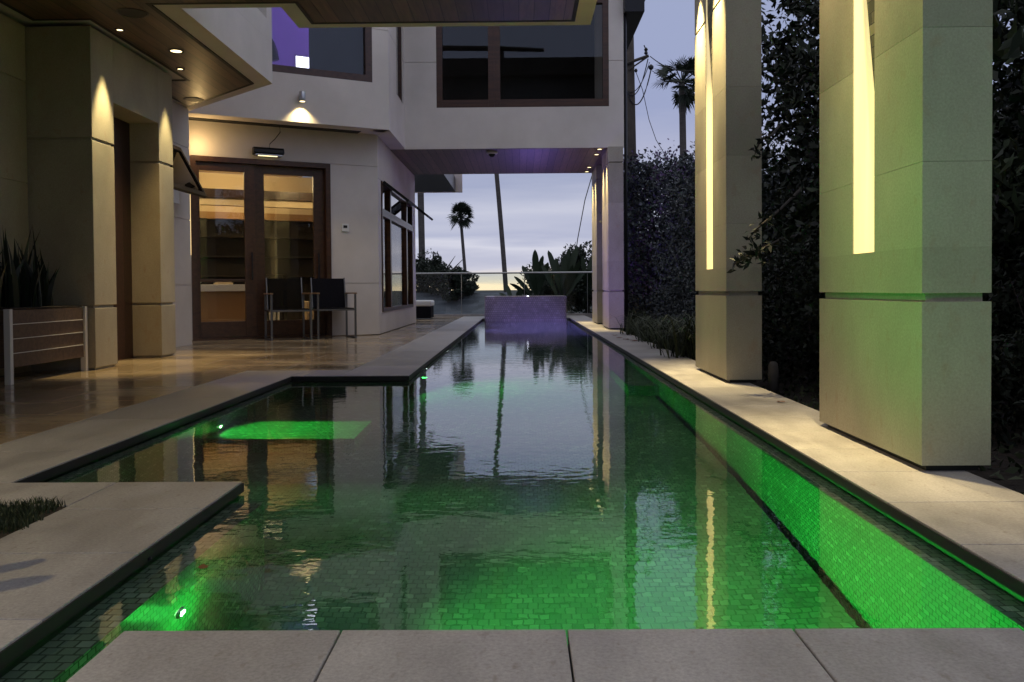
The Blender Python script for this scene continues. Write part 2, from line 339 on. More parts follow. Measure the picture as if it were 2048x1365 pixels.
sh.box(RW, XR + .011, -.6, 20.749, FLOOR - .15, LZ)                                    # right wall
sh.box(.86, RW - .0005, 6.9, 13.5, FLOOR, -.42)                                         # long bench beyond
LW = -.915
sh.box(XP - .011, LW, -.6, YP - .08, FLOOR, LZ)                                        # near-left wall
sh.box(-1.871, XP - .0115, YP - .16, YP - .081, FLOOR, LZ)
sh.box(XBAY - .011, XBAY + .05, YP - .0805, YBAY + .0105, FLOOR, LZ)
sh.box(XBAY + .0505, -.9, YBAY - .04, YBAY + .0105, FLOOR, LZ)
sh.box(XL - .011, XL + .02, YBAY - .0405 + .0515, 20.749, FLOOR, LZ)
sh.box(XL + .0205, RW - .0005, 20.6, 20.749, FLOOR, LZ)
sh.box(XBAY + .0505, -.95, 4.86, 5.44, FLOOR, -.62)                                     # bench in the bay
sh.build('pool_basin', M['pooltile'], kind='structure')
w = MB(); w.add([(XBAY - .01, -.6, WATER), (XR + .01, -.6, WATER), (XR + .01, 20.74, WATER), (XBAY - .01, 20.74, WATER)], [(0, 1, 2, 3)])
w.build('water', M['water'], kind='structure')

ge = MB(); e_ = .0025  # black strips over the coping face, standing for the shade of the gap
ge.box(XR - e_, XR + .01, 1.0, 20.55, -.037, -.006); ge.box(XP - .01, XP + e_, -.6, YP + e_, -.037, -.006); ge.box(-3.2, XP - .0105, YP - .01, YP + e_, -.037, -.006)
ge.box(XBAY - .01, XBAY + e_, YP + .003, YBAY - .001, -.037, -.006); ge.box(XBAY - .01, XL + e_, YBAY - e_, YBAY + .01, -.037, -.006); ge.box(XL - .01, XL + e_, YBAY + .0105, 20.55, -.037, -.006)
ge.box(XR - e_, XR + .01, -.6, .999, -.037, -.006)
ge.build('coping_shade_strip', M['black'], kind='structure')
bed = MB(); bed.box(XCO + .002, 6.5, -3, 24, -1.6, -.10); bed.build('garden_bed', M['soil'], kind='structure')
# grass patch in the near walk
def blades(name, n, area, h, wd, mat, seed, z=0, lean=.4, **props):
    rng = np.random.default_rng(seed); vs = []; fs = []
    P = area(rng, n); k = len(P)
    hh = rng.uniform(.5, 1, k) * h; az = rng.uniform(0, 2 * PI, k); ln = rng.uniform(0, lean, k) * hh
    base = np.column_stack([P, np.full(k, z)]); side = np.column_stack([np.cos(az), np.sin(az), np.zeros(k)]) * wd
    az2 = rng.uniform(0, 2 * PI, k); d = np.column_stack([np.cos(az2), np.sin(az2), np.zeros(k)])
    mid = base + d * (ln * .35)[:, None] + np.array([0, 0, 1]) * (hh * .6)[:, None]; tip = base + d * ln[:, None] + np.array([0, 0, 1]) * hh[:, None]
    V = np.stack([base - side, base + side, mid + side * .7, mid - side * .7, tip], 1).reshape(-1, 3)
    mb = MB(); mb.v = [tuple(v) for v in V]; mb.f = [f for i in range(k) for f in ((5 * i, 5 * i + 1, 5 * i + 2, 5 * i + 3), (5 * i + 3, 5 * i + 2, 5 * i + 4))]; mb.mi = [0] * len(mb.f)
    return mb.build(name, mat, **props)
lawnbase = B(-3.19, -1.473, .4, 2.757, -.2, -.004); lawnbase.build('lawn_soil', M['soil'], kind='structure')
def lawn_pts(r, n):
    P = np.column_stack([r.uniform(-2.6, -1.43, n), r.uniform(1.2, 2.80, n)]); e = .03 * np.sin(P[:, 1] * 23) + .02 * np.sin(P[:, 1] * 61 + 1); f = .03 * np.sin(P[:, 0] * 19)
    return P[(P[:, 0] < -1.475 + e * .8) & (P[:, 1] < 2.765 + f)]
blades('grass', 42000, lawn_pts, .034, .0017, M['grass'], 3, -.004, .8, kind='stuff')

# ------------------------------------------------------------------ the house
house = thing('house', (0, 0, 0), 'pale stucco modern house with stone piers, timber soffits and lit glass doors around the pool', 'house')
# left terrace wall and piers
XW = -4.33; XPI = -3.765
wall('stone_wall', (XW, -1.0), (XW, 7.55), 0, 3.03, .3, jz=(.775, 1.65, 2.54), js=(1.5, 3.2, 4.9, 6.6), mat=M['lime'], parent=house, side=1)
def pier(y0, y1, x0):
    mb = MB()
    for a, b in ((.02, .55), (.576, 2.035), (2.06, 3.03)):
        mb.box(x0, XPI, y0, y1, a, b)
    mb.box(x0, XPI - .02, y0 + .02, y1 - .02, 0, 3.03)
    return mb.build('pier', M['lime'], house, bevel=.004)
pier(7.57, 7.985, XW - .3)
pier(8.98, 9.345, XW - .3)
dl = MB(); dl.box(XW - .3, XPI, 7.9855, 8.9795, 2.45, 3.03); dl.build('lintel', M['lime'], house)
ent = B(-4.12, -4.07, 7.986, 8.979, .0, 2.449); e = ent.build('entry_door', M['doorwood'], house)
B(-4.07, -4.04, 8.1, 8.13, .8, 1.4).build('handle', M['darkmetal'], e)
# plain wall past the piers with a top-hung window
def AXz(px, py, x): q = AX(px, py, x); return q.y, q.z
yw0 = 9.55; yw1 = 10.85
wall('wall', (-4.30, 9.35), (-4.30, 11.2), 0, 3.06, .25, ops=((yw0 - 9.35, yw1 - 9.35, 1.8, 2.5),), jz=(.775, 1.62, 2.55), parent=house, side=1)
def awning(P0, P1, ztop, drop, tilt, par, nm='window', mat=None, pane=None, fw=.06):
    """top-hung sash standing open: hinge line P0-P1 at ztop"""
    P0 = Vector((*P0, 0)); P1 = Vector((*P1, 0)); d = (P1 - P0); ln = d.length; ang = math.atan2(d.y, d.x)
    T = Matrix.Translation(Vector((P0.x, P0.y, ztop))) @ Matrix.Rotation(ang, 4, 'Z') @ Matrix.Rotation(-tilt, 4, 'X')
    fr = MB(); fr.box(0, ln, -.03, .012, -fw, 0, T); fr.box(0, ln, -.03, .012, -drop, -drop + fw, T)
    fr.box(0, fw, -.03, .012, -drop + fw + .0003, -fw - .0003, T); fr.box(ln - fw, ln, -.03, .012, -drop + fw + .0003, -fw - .0003, T)
    f = fr.build(nm, mat or M['darkmetal'], par)
    B(fw - .005, ln - fw + .005, -.012, -.006, -drop + fw - .005, -fw + .005, T=T).build('pane', pane or M['glass'], f)
    return f
awning((-4.285, yw1), (-4.285, yw0), 2.5, .70, math.radians(-28), house, 'open_sash', M['darkmetal'], M['tintglass'])

# door wall, in its own frame
TA = frameT(W0, ANG); LA = (W1 - W0).length
def WA(px, py):
    p = AP(px, py, (*W0, 0), (*UN, 0)); v = Vector((p.x, p.y)) - W0; return v.dot(UD), p.z
ds0 = WA(382.5, 500)[0]; ds1 = WA(661.5, 500)[0]; ZD = WA(520, 320)[1]
ow = [(ds0, ds1, 0, ZD)]
print('door', ds0, ds1, ZD, LA)
wall('wall', W0, W1, 0.012, ZS + .2, .22, ops=ow, jz=(.80, ZD + .005), parent=house)
# wall B with window openings
yB0 = AX(763, 500, XB).y; yB1 = AX(824, 500, XB).y; zB0 = AX(763, 624.7, XB).z
print('wallB', yB0, yB1, zB0)
TB = frameT((XB, W1.y), PI / 2)
wall('wall', (XB, W1.y + .004), (XB, 18.0), 0.012, ZS + .2, .22, ops=((yB0 - W1.y, yB1 - W1.y, zB0, 2.42),), jz=(.80, 2.425), parent=house, side=1)
# timber plinth shadow line
B(-4.9, XB + -.03, 18.0, 18.2, 0, ZS).build('end_wall', M['stucco'], house)

# sliding doors
def rect_frame(mb, s0, s1, z0, z1, fw, n0, n1, T, bot=None, top=None, left=None, right=None):
    bot = fw if bot is None else bot; top = fw if top is None else top; left = fw if left is None else left; right = fw if right is None else right
    mb.box(s0, s0 + left, n0, n1, z0, z1, T); mb.box(s1 - right, s1, n0, n1, z0, z1, T)
    mb.box(s0 + left + .0003, s1 - right - .0003, n0, n1, z0, z0 + bot, T); mb.box(s0 + left + .0003, s1 - right - .0003, n0, n1, z1 - top, z1, T)
dm = MB(); rect_frame(dm, ds0, ds1, .0, ZD, .07, -.03, .16, TA, bot=.03)
dfr = dm.build('door_frame', M['frame'], house)
sA = [WA(x, 500)[0] for x in (401, 491, 513, 532, 631)]
zt = WA(445, 342)[1]; zb = WA(445, 644)[1]
for (a, b, g0, g1, nn) in ((ds0 + .071, sA[2] - .004, sA[0], sA[1], .03), (sA[2] - .0, ds1 - .071, sA[3], sA[4], .085)):
    p = MB(); rect_frame(p, a, b, .031, ZD - .071, .1, nn, nn + .045, TA, bot=zb - .031, top=ZD - .071 - zt, left=g0 - a, right=b - g1)
    if nn < .05: p.box(g0 + .0005, g1 - .0005, nn + .004, nn + .04, .825, .865, TA)
    d = p.build('sliding_door', M['frame'], house, bevel=.003)
    B(g0 - .005, g1 + .005, nn + .02, nn + .026, zb - .005, zt + .005, T=TA).build('pane', M['glass'], d)
    h = MB(); sx = (g1 + .09) if nn < .05 else (g1 + .06); h.tube([TA @ Vector((sx, nn - .05, .85)), TA @ Vector((sx, nn - .05, 1.25))], .012)
    for zz in (.88, 1.22): h.tube([TA @ Vector((sx, nn - .05, zz)), TA @ Vector((sx, nn + .002, zz))], .008)
    h.build('handle', M['darkmetal'], d)

# window band in wall B
m1 = AX(780, 500, XB).y; m2 = AX(812, 500, XB).y
wy = [yB0, m1, m2, yB1]; ZT = 1.93
for i in range(3):
    a, b = wy[i] + .002, wy[i + 1] - .002
    mb = MB(); T = frameT((XB, 0), PI / 2)
    rect_frame(mb, a, b, zB0 + .001, ZT, .06, -.02, .10, T); f = mb.build('window', M['frame'], house)
    B(a + .05, b - .05, .03, .037, zB0 + .05, ZT - .05, T=T).build('pane', M['glass'], f)
    mb = MB(); rect_frame(mb, a, b, ZT + .002, 2.418, .055, -.02, .10, T); f2 = mb.build('transom_frame', M['frame'], house); B(a + .05, b - .05, .03, .037, ZT + .05, 2.37, T=T).build('pane', M['tintglass'], f2)
for i in (0, 2):
    awning((XB + .03, wy[i] + .03), (XB + .03, wy[i + 1] - .03 if i else wy[1] + .25), 2.40, .50, math.radians(52), house, 'open_sash', M['darkmetal'], M['tintglass'], .045)

# upper floor over the angled wall
TU = frameT(U0, ANG); LU = (U1 - U0).length
def WU(px, py):
    p = AP(px, py, (*U0, 0), (*UN, 0)); v = Vector((p.x, p.y)) - U0; return v.dot(UD), p.z
us1 = WU(744.7, 165)[0]; uz0 = WU(744.7, 165.4)[1]; us0 = WU(500, 100)[0]
print('upper win', us0, us1, uz0)
ZU = 6.3
wall('upper_wall', U0, U1, ZS, ZU, .25, ops=((us0, us1, uz0, 5.6),), jz=(4.53,), parent=house)
yu0 = AX(792.5, 150, U1.x).y; yu1 = AX(806, 150, U1.x).y
wall('upper_wall', (U1.x, U1.y + .004), (U1.x, YB), ZS, ZU, .25, ops=((yu0 - U1.y, yu1 - U1.y, 3.78, 5.6),), jz=(4.53,), parent=house, side=1)
mb = MB(); T = frameT((U1.x, 0), PI / 2); rect_frame(mb, yu0 + .001, yu1 - .001, 3.781, 5.599, .05, .02, .1, T); f = mb.build('window', M['frame'], house)
B(yu0 + .045, yu1 - .045, .05, .056, 3.83, 5.55, T=T).build('pane', M['tintglass'], f)
mb = MB(); rect_frame(mb, us0, us1, uz0 + .001, 5.599, .10, .0, .12, TU); f = mb.build('window', M['frame'], house)
B(us0 + .09, us1 - .09, .05, .056, uz0 + .09, 5.51, T=TU).build('pane', M['glass'], f)
# soffit of that overhang: white board with a dark slot beside the wall
XRB = 1.765
def ur(s, n): v = U0 + UD * s + UN * n; return (v.x, v.y)
def ar(s, n): v = W0 + UD * s + UN * n; return (v.x, v.y)
ov = (W0 - U0).dot(UN)
mb = MB(); mb.prism([ur(.0, .002), ur(LU, .002), (U1.x - .002, YB), (XB - .001, YB), (XB - .001, W1.y + .01), ar(LA, .0), ar(-.3, .0), ur(.0, ov - .0)], ZS + .012, ZS + .10)
mb.build('overhang_soffit', M['stucco'], house)
sl0 = 0.05; slot = B(WU(374, 200)[0] * 0 + .12, LU - .32, ov - .20, ov - .02, ZS + .004, ZS + .0118, T=TU); slot.build('soffit_slot', M['black'], house)

# bridge room across the pool
wx0 = AY(873, 200, YB).x; wx1 = AY(1218, 200, YB).x; wz0 = AY(1000, 215, YB).z; mx0 = AY(974, 150, YB).x; mx1 = AY(1000, 150, YB).x
print('bridge win', wx0, wx1, wz0, mx0, mx1)
wall('upper_wall', (U1.x - .25, YB), (XRB, YB), ZS, ZU, .25, ops=((wx0 - U1.x + .25, wx1 - U1.x + .25, wz0, 5.6),), jz=(4.53,), parent=house)
mb = MB(); T = frameT((0, YB), 0)
rect_frame(mb, wx0 + .001, mx0 + .12, wz0 + .001, 5.599, .10, -.0, .12, T, bot=.13); f = mb.build('window', M['frame'], house)
B(wx0 + .095, mx0 + .025, .05, .056, wz0 + .12, 5.51, T=T).build('pane', M['glass'], f)
mb = MB(); rect_frame(mb, mx0 + .121, wx1 - .001, wz0 + .001, 5.599, .10, -.0, .12, T, bot=.13); f = mb.build('window', M['frame'], house)
B(mx0 + .215, wx1 - .095, .05, .056, wz0 + .12, 5.51, T=T).build('pane', M['glass'], f)
B(XRB - .25, XRB, YB + .2505, 17.75, ZS, ZU).build('upper_wall', M['stucco'], house)
B(U1.x - .25, XRB - .2505, 17.5, 17.75, ZS + .0, ZU).build('upper_wall', M['stucco'], house)
B(XB, XRB - .012, YB + .02, 17.745, ZS - .004, ZS + .0, ).build('bridge_soffit', M['soffit'], house)
B(U1.x - .249, XRB - .2505, YB + .2505, 17.4995, ZS + .0005, ZS + .12).build('upper_floor', M['stucco'], house)
B(U1.x - 2.6, XRB + .01, YB - .2, 17.8, ZU + .002, ZU + .15).build('roof', M['stucco'], house)
# dark eave and downpipe at the right corner
ev = MB(); ev.prism([(1.775, 5.30), (2.10, 5.30), (2.10, 5.45), (2.30, 5.95), (1.775, 5.95)], 0, 4.0, Matrix(((1, 0, 0, 0), (0, 0, 1, YB - .15), (0, 1, 0, 0), (0, 0, 0, 1)))); ev.build('eave', M['darkmetal'], house)
MB().tube([(XRB + .035, YB + .06, .0), (XRB + .035, YB + .06, 5.3)], .028).build('downpipe', M['darkmetal'], house)
# far balcony beyond the bridge
B(-2.6, -1.56, 17.755, 20.95, ZS + .0, ZS + .35).build('balcony_floor', M['darkmetal'], house)
B(-2.6, -1.40, 20.955, 21.1, ZS - .005, ZS + 1.1).build('balcony_wall', M['stucco'], house)

# terrace canopy
ce = [(.65, 7.82), (-1.99, 7.82), (-1.99, 7.25), (-2.83, 7.25), (-2.83, 9.90), (-4.43, 11.42), (-4.9, 11.5), (-4.9, 1.2), (.65, 1.2)]
mb = MB(); mb.prism(ce, ZS, ZS + .45); mb.build('canopy', M['stucco'], house)
def loop_strip(pts, wdt, z0, z1, closed=True):
    mb = MB(); n = len(pts)
    P = [Vector((p[0], p[1])) for p in pts]
    area = sum(P[i].x * P[(i + 1) % n].y - P[(i + 1) % n].x * P[i].y for i in range(n)); sg = 1 if area > 0 else -1
    inn = []
    for i in range(n):
        a, b, c = P[i - 1], P[i], P[(i + 1) % n]; d1 = (b - a).normalized(); d2 = (c - b).normalized()
        n1 = Vector((-d1.y, d1.x)) * sg; n2 = Vector((-d2.y, d2.x)) * sg; m = (n1 + n2).normalized(); inn.append(b + m * (wdt / max(.3, m.dot(n1))))
    for i in range(n):
        j = (i + 1) % n; mb.prism([P[i], P[j], inn[j], inn[i]] if sg > 0 else [P[j], P[i], inn[i], inn[j]], z0, z1)
    return mb, inn
wood = [(.50, 7.68), (-1.84, 7.68), (-1.84, 7.12), (-3.03, 7.12), (-3.03, 9.86), (-4.25, 11.06), (-4.25, 9.66), (-3.73, 9.66), (-3.73, 7.50), (-4.23, 7.50), (-4.23, 1.4), (.50, 1.4)]
groove, inn = loop_strip(wood, .035, ZS - .012, ZS - .0005); groove.build('soffit_groove', M['black'], house)
mb = MB(); mb.prism([(p.x, p.y) for p in inn], ZS - .009, ZS - .0006); mb.build('soffit_boards', M['soffit'], house)
# upper storey over the left canopy
wall('upper_wall', (-2.83, 9.90), (-2.83, 4.0), ZS + .451, ZU, .3, ops=((.2, 2.6, 3.755, 5.6),), parent=house, side=-1)
# its lit face continues down to the canopy edge
q0 = AX(515, 14, -2.83); print('left upper window', q0)
B(-3.0, -2.98, 7.2, 9.8, 3.7, 5.65).build('upper_window', M['tintglass'], house)
wall('upper_wall', (-2.832, 9.905), (-4.44, 11.425), ZS + .451, ZU, .2, parent=house, side=1)
B(-4.9, -2.83, 1.2, 11.4, ZU + .003, ZU + .15).build('roof', M['stucco'], house)

# ---------------------------------------------------------------- interior behind the glass doors
M['warmwall'] = flat('interior_plaster', (.62, .50, .34), .8)
M['warmwood'] = flat('interior_veneer', (.33, .19, .08), .45)
M['darkcab'] = mottled('dark_cabinet', (.015, .012, .01), (.025, .02, .018), 5, (.3, .5), .1, 20)
room = MB()
r0, r1, rn = -1.6, LA - .25, 3.7
room.box(r0, r1, .25, rn, -.03, -.001, TA); room.build('room_floor', M['warmwood'], house)
room = MB(); room.box(r0, r1, .23, rn, 2.85, 2.95, TA); room.box(r0, r0 + .1, .23, rn, 0, 2.849, TA); room.box(r0, r1 + 1.5, rn + .001, rn + .1, 0, 2.849, TA)
room.build('room_shell', M['warmwall'], house)
bm_ = MB(); bm_.box(r0 + .101, r1, 1.9, 2.15, 2.22, 2.36, TA); bm_.build('ceiling_beam', M['doorwood'], house)
bm_ = MB(); bm_.box(r0 + .101, r1, 1.95, 2.10, 2.10, 2.2195, TA); bm_.build('beam_trim', M['warmwall'], house)
# wall unit: lit surround with dark shelves
def TAp(s, n, z): return TA @ Vector((s, n, z))
wu = thing('wall_unit', TAp(1.0, 3.4, 0), 'tall dark shelving unit in a warm surround behind the left glass door', 'shelving')
mb = MB(); mb.box(.22, .42, 3.2, 3.69, 0, 2.1, TA); mb.box(.4205, 3.2, 3.2, 3.69, 1.98, 2.1, TA); mb.build('surround', M['warmwood'], wu)
B(.4205, 3.2, 3.4, 3.69, 0.001, 1.979, T=TA).build('back', M['darkcab'], wu)
for zz in (.95, 1.3, 1.65): B(.421, 3.2, 3.22, 3.399, zz, zz + .03, T=TA).build('shelf', M['darkcab'], wu)
ct = thing('kitchen_counter', TAp(.9, 1.8, 0), 'long counter with white top and honey coloured front behind the left door', 'counter')
B(.1, 1.35, 1.5, 2.05, .001, .689, T=TA).build('cabinet', M['warmwood'], ct)
B(.08, 1.37, 1.46, 2.09, .69, .80, T=TA).build('countertop', M['whitepaint'], ct, bevel=.006)
tr = MB(); tr.lathe(TAp(.42, 1.75, .801), [(.10, 0), (.13, .03), (.17, .07), (.165, .075), (.12, .035), (.09, .012)]); tr.build('bowl', M['whitepaint'], smooth=True, label='white bowl on the left end of the lit counter', category='bowl')
bk = MB(); bk.box(.75, 1.02, 1.6, 1.8, .801, .83, TA); bk.box(.77, 1.0, 1.62, 1.79, .8305, .85, TA); bk.build('book_stack', M['warmwall'], label='two flat books lying on the lit counter', category='books')
st = thing('storage_shelf', TAp(2.0, 2.4, 0), 'low dark open shelf seen through the right glass door', 'shelf')
mb = MB(); mb.box(1.62, 2.05, 2.2, 2.5, .001, .06, TA); mb.box(1.62, 1.65, 2.2, 2.5, .0605, 1.0, TA); mb.box(2.02, 2.05, 2.2, 2.5, .0605, 1.0, TA); mb.build('carcass', M['darkcab'], st)
for zz in (.4, .7, .97): B(1.651, 2.019, 2.2, 2.5, zz, zz + .03, T=TA).build('shelf', M['darkcab'], st)
for k in range(3):
    x = 1.72 + .07 * k; B(x, x + .035, 2.22, 2.42, .0605, .33, T=TA).build('upright_book', M['whitepaint'], label=['leftmost white binder on the low shelf', 'middle white binder on the low shelf', 'rightmost white binder on the low shelf'][k], category='binder', group='binders on the low shelf')
bn = MB(); bn.prism([(2.12, 1.3), (2.36, 1.3), (2.36, 1.54), (2.12, 1.54)], .001, .52, TA); bn.build('waste_bin', M['warmwall'], bevel=.02, label='tall cream bin standing inside behind the right door', category='bin')

def lamp(kind, name, loc, energy, color, parent=None, **k):
    d = bpy.data.lights.new(name, kind); d.energy = energy; d.color = color
    rot = k.pop('rot', None)
    for a, v in k.items(): setattr(d, a, v)
    o = bpy.data.objects.new(name, d); C.objects.link(o); o.location = loc
    if rot is not None: o.rotation_euler = rot
    if parent is not None:
        o.parent = parent; o.matrix_parent_inverse = Matrix.Translation(-parent.location)
    return o
def aim(o, target):
    o.rotation_euler = (Vector(target) - Vector(o.location)).to_track_quat('-Z', 'Y').to_euler()
WARM = (1.0, .78, .37); AMBER = (1.0, .66, .27)
M['lens'] = emis('lamp_lens', (1, .80, .42), 3.5)
M['lensdim'] = emis('lamp_lens_dim', (1, .80, .42), 2.5)
def downlight(x, y, z, label, energy, rad=.045, spot=60, blend=.6, group='downlights in the terrace ceiling', col=WARM, lens='lens', tgt=None, nm='downlight'):
    t = thing(nm, (x, y, z), label, 'downlight', group)
    mb = MB(); seg = 28
    mb.lathe((x, y, z - .006), [(rad + .018, 0), (rad + .018, .0058), (rad, .0058), (rad, 0)], seg, False); mb.build('trim_ring', M['darkmetal'], t, smooth=False)
    MB().lathe((x, y, z - .004), [(rad - .002, 0), (rad - .002, .003)], seg).build('lens', M[lens], t)
    if energy:
        l = lamp('SPOT', 'lamp', (x, y, z - .012), energy, col, t, spot_size=math.radians(spot), spot_blend=blend, shadow_soft_size=.02)
        if tgt: aim(l, tgt)
    return t
zc = ZS - .010
# interior lights
for (s, n, lb) in ((.35, 1.2, 'left'), (1.3, 2.7, 'middle'), (2.2, 1.1, 'right')):
    p = TAp(s, n, 2.849); downlight(p.x, p.y, p.z, 'small round ceiling light inside, %s of the three seen through the glass doors' % lb, 0, .05, group='ceiling lights inside the lit room', lens='lensdim')
    lamp('POINT', 'room_lamp', TAp(s, n, 2.6), 32, (1.0, .72, .36), None, shadow_soft_size=0)

# upper room behind the angled window: violet light, screen, blind
M['blind'] = mottled('roller_blind', (.05, .05, .075), (.07, .07, .10), 3, (.8, .9), .3, 200)
M['violetwall'] = flat('upper_room_wall', (.55, .5, .6), .7)
sb = WU(624, 100)[0]
B(sb, us1 - .05, .16, .17, uz0 + .02, 5.6, T=TU).build('window_blind', M['blind'], label='grey roller blind covering the right part of the violet window', category='blind')
mb = MB(); mb.box(us0 - 1.2, us1 + .4, 2.4, 2.5, ZS + .2, 5.9, TU); mb.box(us0 - 1.2, us0 - 1.1, .3, 2.4, ZS + .2, 5.9, TU); mb.box(us1 + .3, us1 + .4, .3, 2.4, ZS + .2, 5.9, TU); mb.box(us0 - 1.2, us1 + .4, .3, 2.5, 5.901, 6.0, TU); mb.box(us0 - 1.2, us1 + .4, .3, 2.5, ZS + .101, ZS + .199, TU)
mb.build('room_shell', M['violetwall'], house)
cur = MB(); n = 46; sc0 = us0 - .2; pts = [(sc0 + i * .018, 1.3 + .03 * math.sin(i * 1.3)) for i in range(n)]
vs = [tuple(TU @ Vector((a, b, z))) for z in (ZS + .25, 5.6) for a, b in pts]; cur.add(vs, [(i, i + 1, n + i + 1, n + i) for i in range(n - 1)])
cur.build('curtain', M['violetwall'], smooth=True, label='pleated curtain in the violet lit upstairs room', category='curtain')
PN = U0 + UN * .2
def WU2(px, py):
    p = AP(px, py, (*PN, 0), (*UN, 0)); v = Vector((p.x, p.y)) - U0; return v.dot(UD), p.z
a0, z0_ = WU2(592, 138); a1, z1_ = WU2(622, 116)
scr = thing('television', TU @ Vector(((a0 + a1) / 2, .9, z0_)), 'small glowing screen low in the violet upstairs window', 'television')
kk = 1.08
B(a0 - .01, a1 + .01, .2, .225, z0_ - .05, z1_ + .01, T=TU).build('housing', M['darkmetal'], scr)
M['screen'] = emis('screen', (.80, .76, 1.0), 4)
B(a0, a1, .194, .199, z0_, z1_, T=TU).build('screen', M['screen'], scr)
# round backed armchair silhouette
ac = thing('armchair', TU @ Vector((sb - .8, 1.0, ZS + .2)), 'dark round backed armchair inside the violet upstairs room', 'armchair')
pts = [TU @ Vector((sb - .75 + .42 * math.cos(t), .95, uz0 + .35 + .55 * math.sin(t))) for t in np.linspace(.1, PI - .1, 14)]
MB().tube(pts, .09, 8).build('backrest', M['darkcab'], ac, smooth=True)
B(sb - 1.15, sb - .35, .9, 1.5, ZS + .2, uz0 + .0, T=TU).build('seat', M['darkcab'], ac, bevel=.05)
lamp('POINT', 'violet_lamp', TU @ Vector((sb - .45, 1.1, 5.2)), 110, (.36, .22, 1.0), None, shadow_soft_size=0)

# bridge room interior
mb = MB(); mb.box(U1.x, XRB - .2505, 17.3, 17.499, ZS + .121, ZU - .01); mb.build('room_back', M['darkcab'], house)
B(U1.x + .1, XRB - .3, YB + .3, 17.2, ZS + .1205, ZS + .14).build('room_rug', M['darkcab'], house)
B(-.2, .9, 15.6, 16.2, ZS + .141, 4.1).build('sideboard', M['darkcab'], label='low dark sideboard inside the bridge room window', category='sideboard')
mb = MB(); mb.lathe((-.95, 15.4, ZS + .141), [(.12, 0), (.14, .5), (.10, .8), (.06, .85)]); mb.build('floor_vase', M['darkcab'], smooth=True, label='dark tall vase inside left pane of the bridge window', category='vase')

# ---------------------------------------------------------------- columns on the right
M['niche'] = emis('niche_glow', (1.0, .84, .48), .58)
_nt = M['niche'].node_tree; _n = node(_nt, 'ShaderNodeTexNoise', i_Scale=3.5, i_Detail=6.0); _r = ramp(_nt, [(.25, (.42, .42, .42)), (.75, (.70, .70, .70))]); L(_nt, _n.outputs[0], _r.inputs[0]); L(_nt, _r.outputs[0], _nt.nodes['Principled BSDF'].inputs['Emission Strength'])
def column(y0, label, slot=True, top=4.6, fl=True):
    y1 = y0 + 1.09; x0, x1 = 1.483, 1.738
    t = thing('stone_column', ((x0 + x1) / 2, (y0 + y1) / 2, 0), label, 'column', 'stone columns along the pool')
    mb = MB(); sy0, sy1, sz = y0 + .43, y0 + .665, .835
    def blk(a, b):
        lo = max(a, sz) if slot else b
        if slot and b > sz:
            if a < sz: mb.box(x0, x1, y0, y1, a, sz)
            lo2 = max(a, sz)
            mb.box(x0, x1, y0, sy0, lo2 + .0, b); mb.box(x0, x1, sy1, y1, lo2, b); mb.box(x0 + .13, x1, sy0, sy1, lo2, b)
        else: mb.box(x0, x1, y0, y1, a, b)
    for a, b in ((.025, .632), (.664, 1.1487), (1.1500, 1.6395), (1.6408, 2.1295), (2.1308, 2.795), (2.815, 3.30), (3.303, top)):
        if a < top: blk(a, min(b, top))
    mb.build('cladding', M['lime'], t)
    B(x0 + .03, x1 - .03, y0 + .03, y1 - .03, .0, .0249).build('base_shade_band', M['black'], t); c = MB(); c.box(x0 + .022, x1 - .022, y0 + .022, y1 - .022, .0251, top - .01) if not slot else c.box(x0 + .022, x1 - .022, y0 + .022, y1 - .022, .0251, .82);  # black band paints in the shade of the gap under the column
    
    if slot:
        c.box(x0 + .022, x1 - .022, y0 + .022, sy0 - .022, .8205, top - .01); c.box(x0 + .022, x1 - .022, sy1 + .022, y1 - .022, .8205, top - .01); c.box(x0 + .15, x1 - .022, sy0 - .0215, sy1 + .0215, .8205, top - .01)
    c.build('core', M['lime'], t)
    B(x0 + .022, x1 - .022, y0 + .022, y1 - .022, .633, .663).build('joint', M['lime'], t) if False else None
    if slot:
        B(x0 + .004, x0 + .128, sy1 - .006, sy1 - .0005, sz + .002, top - .2).build('glow_panel', M['niche'], t)
        B(x0 + .124, x0 + .1295, sy0 + .0005, sy1 - .007, sz + .002, top - .2).build('glow_panel', M['niche'], t)
        # tapering mosaic blade at the top of the niche
        zb_, sl = (1.39, .20) if y0 < 5 else (2.01, .26); zt2 = zb_ + .205 / sl; m2 = MB(); m2.prism([(sy0 + .001, zb_), (sy0 + .001, top - .3), (sy0 + .216, top - .3), (sy0 + .216, zt2 + .05)], 0, .02, Matrix(((0, 0, 1, x0 + .01), (1, 0, 0, 0), (0, 1, 0, 0), (0, 0, 0, 1))))
        m2.build('mosaic_blade', M['mosaic'], t)
    return t
column(3.19, 'nearest stone column by the pool, green glow on its corner')
column(6.21, 'second stone column from the camera, two light cones near its top')
column(14.46, 'stone column under the near edge of the bridge room', False, ZS - .004)
column(16.66, 'stone column under the far edge of the bridge room', False, ZS - .004)
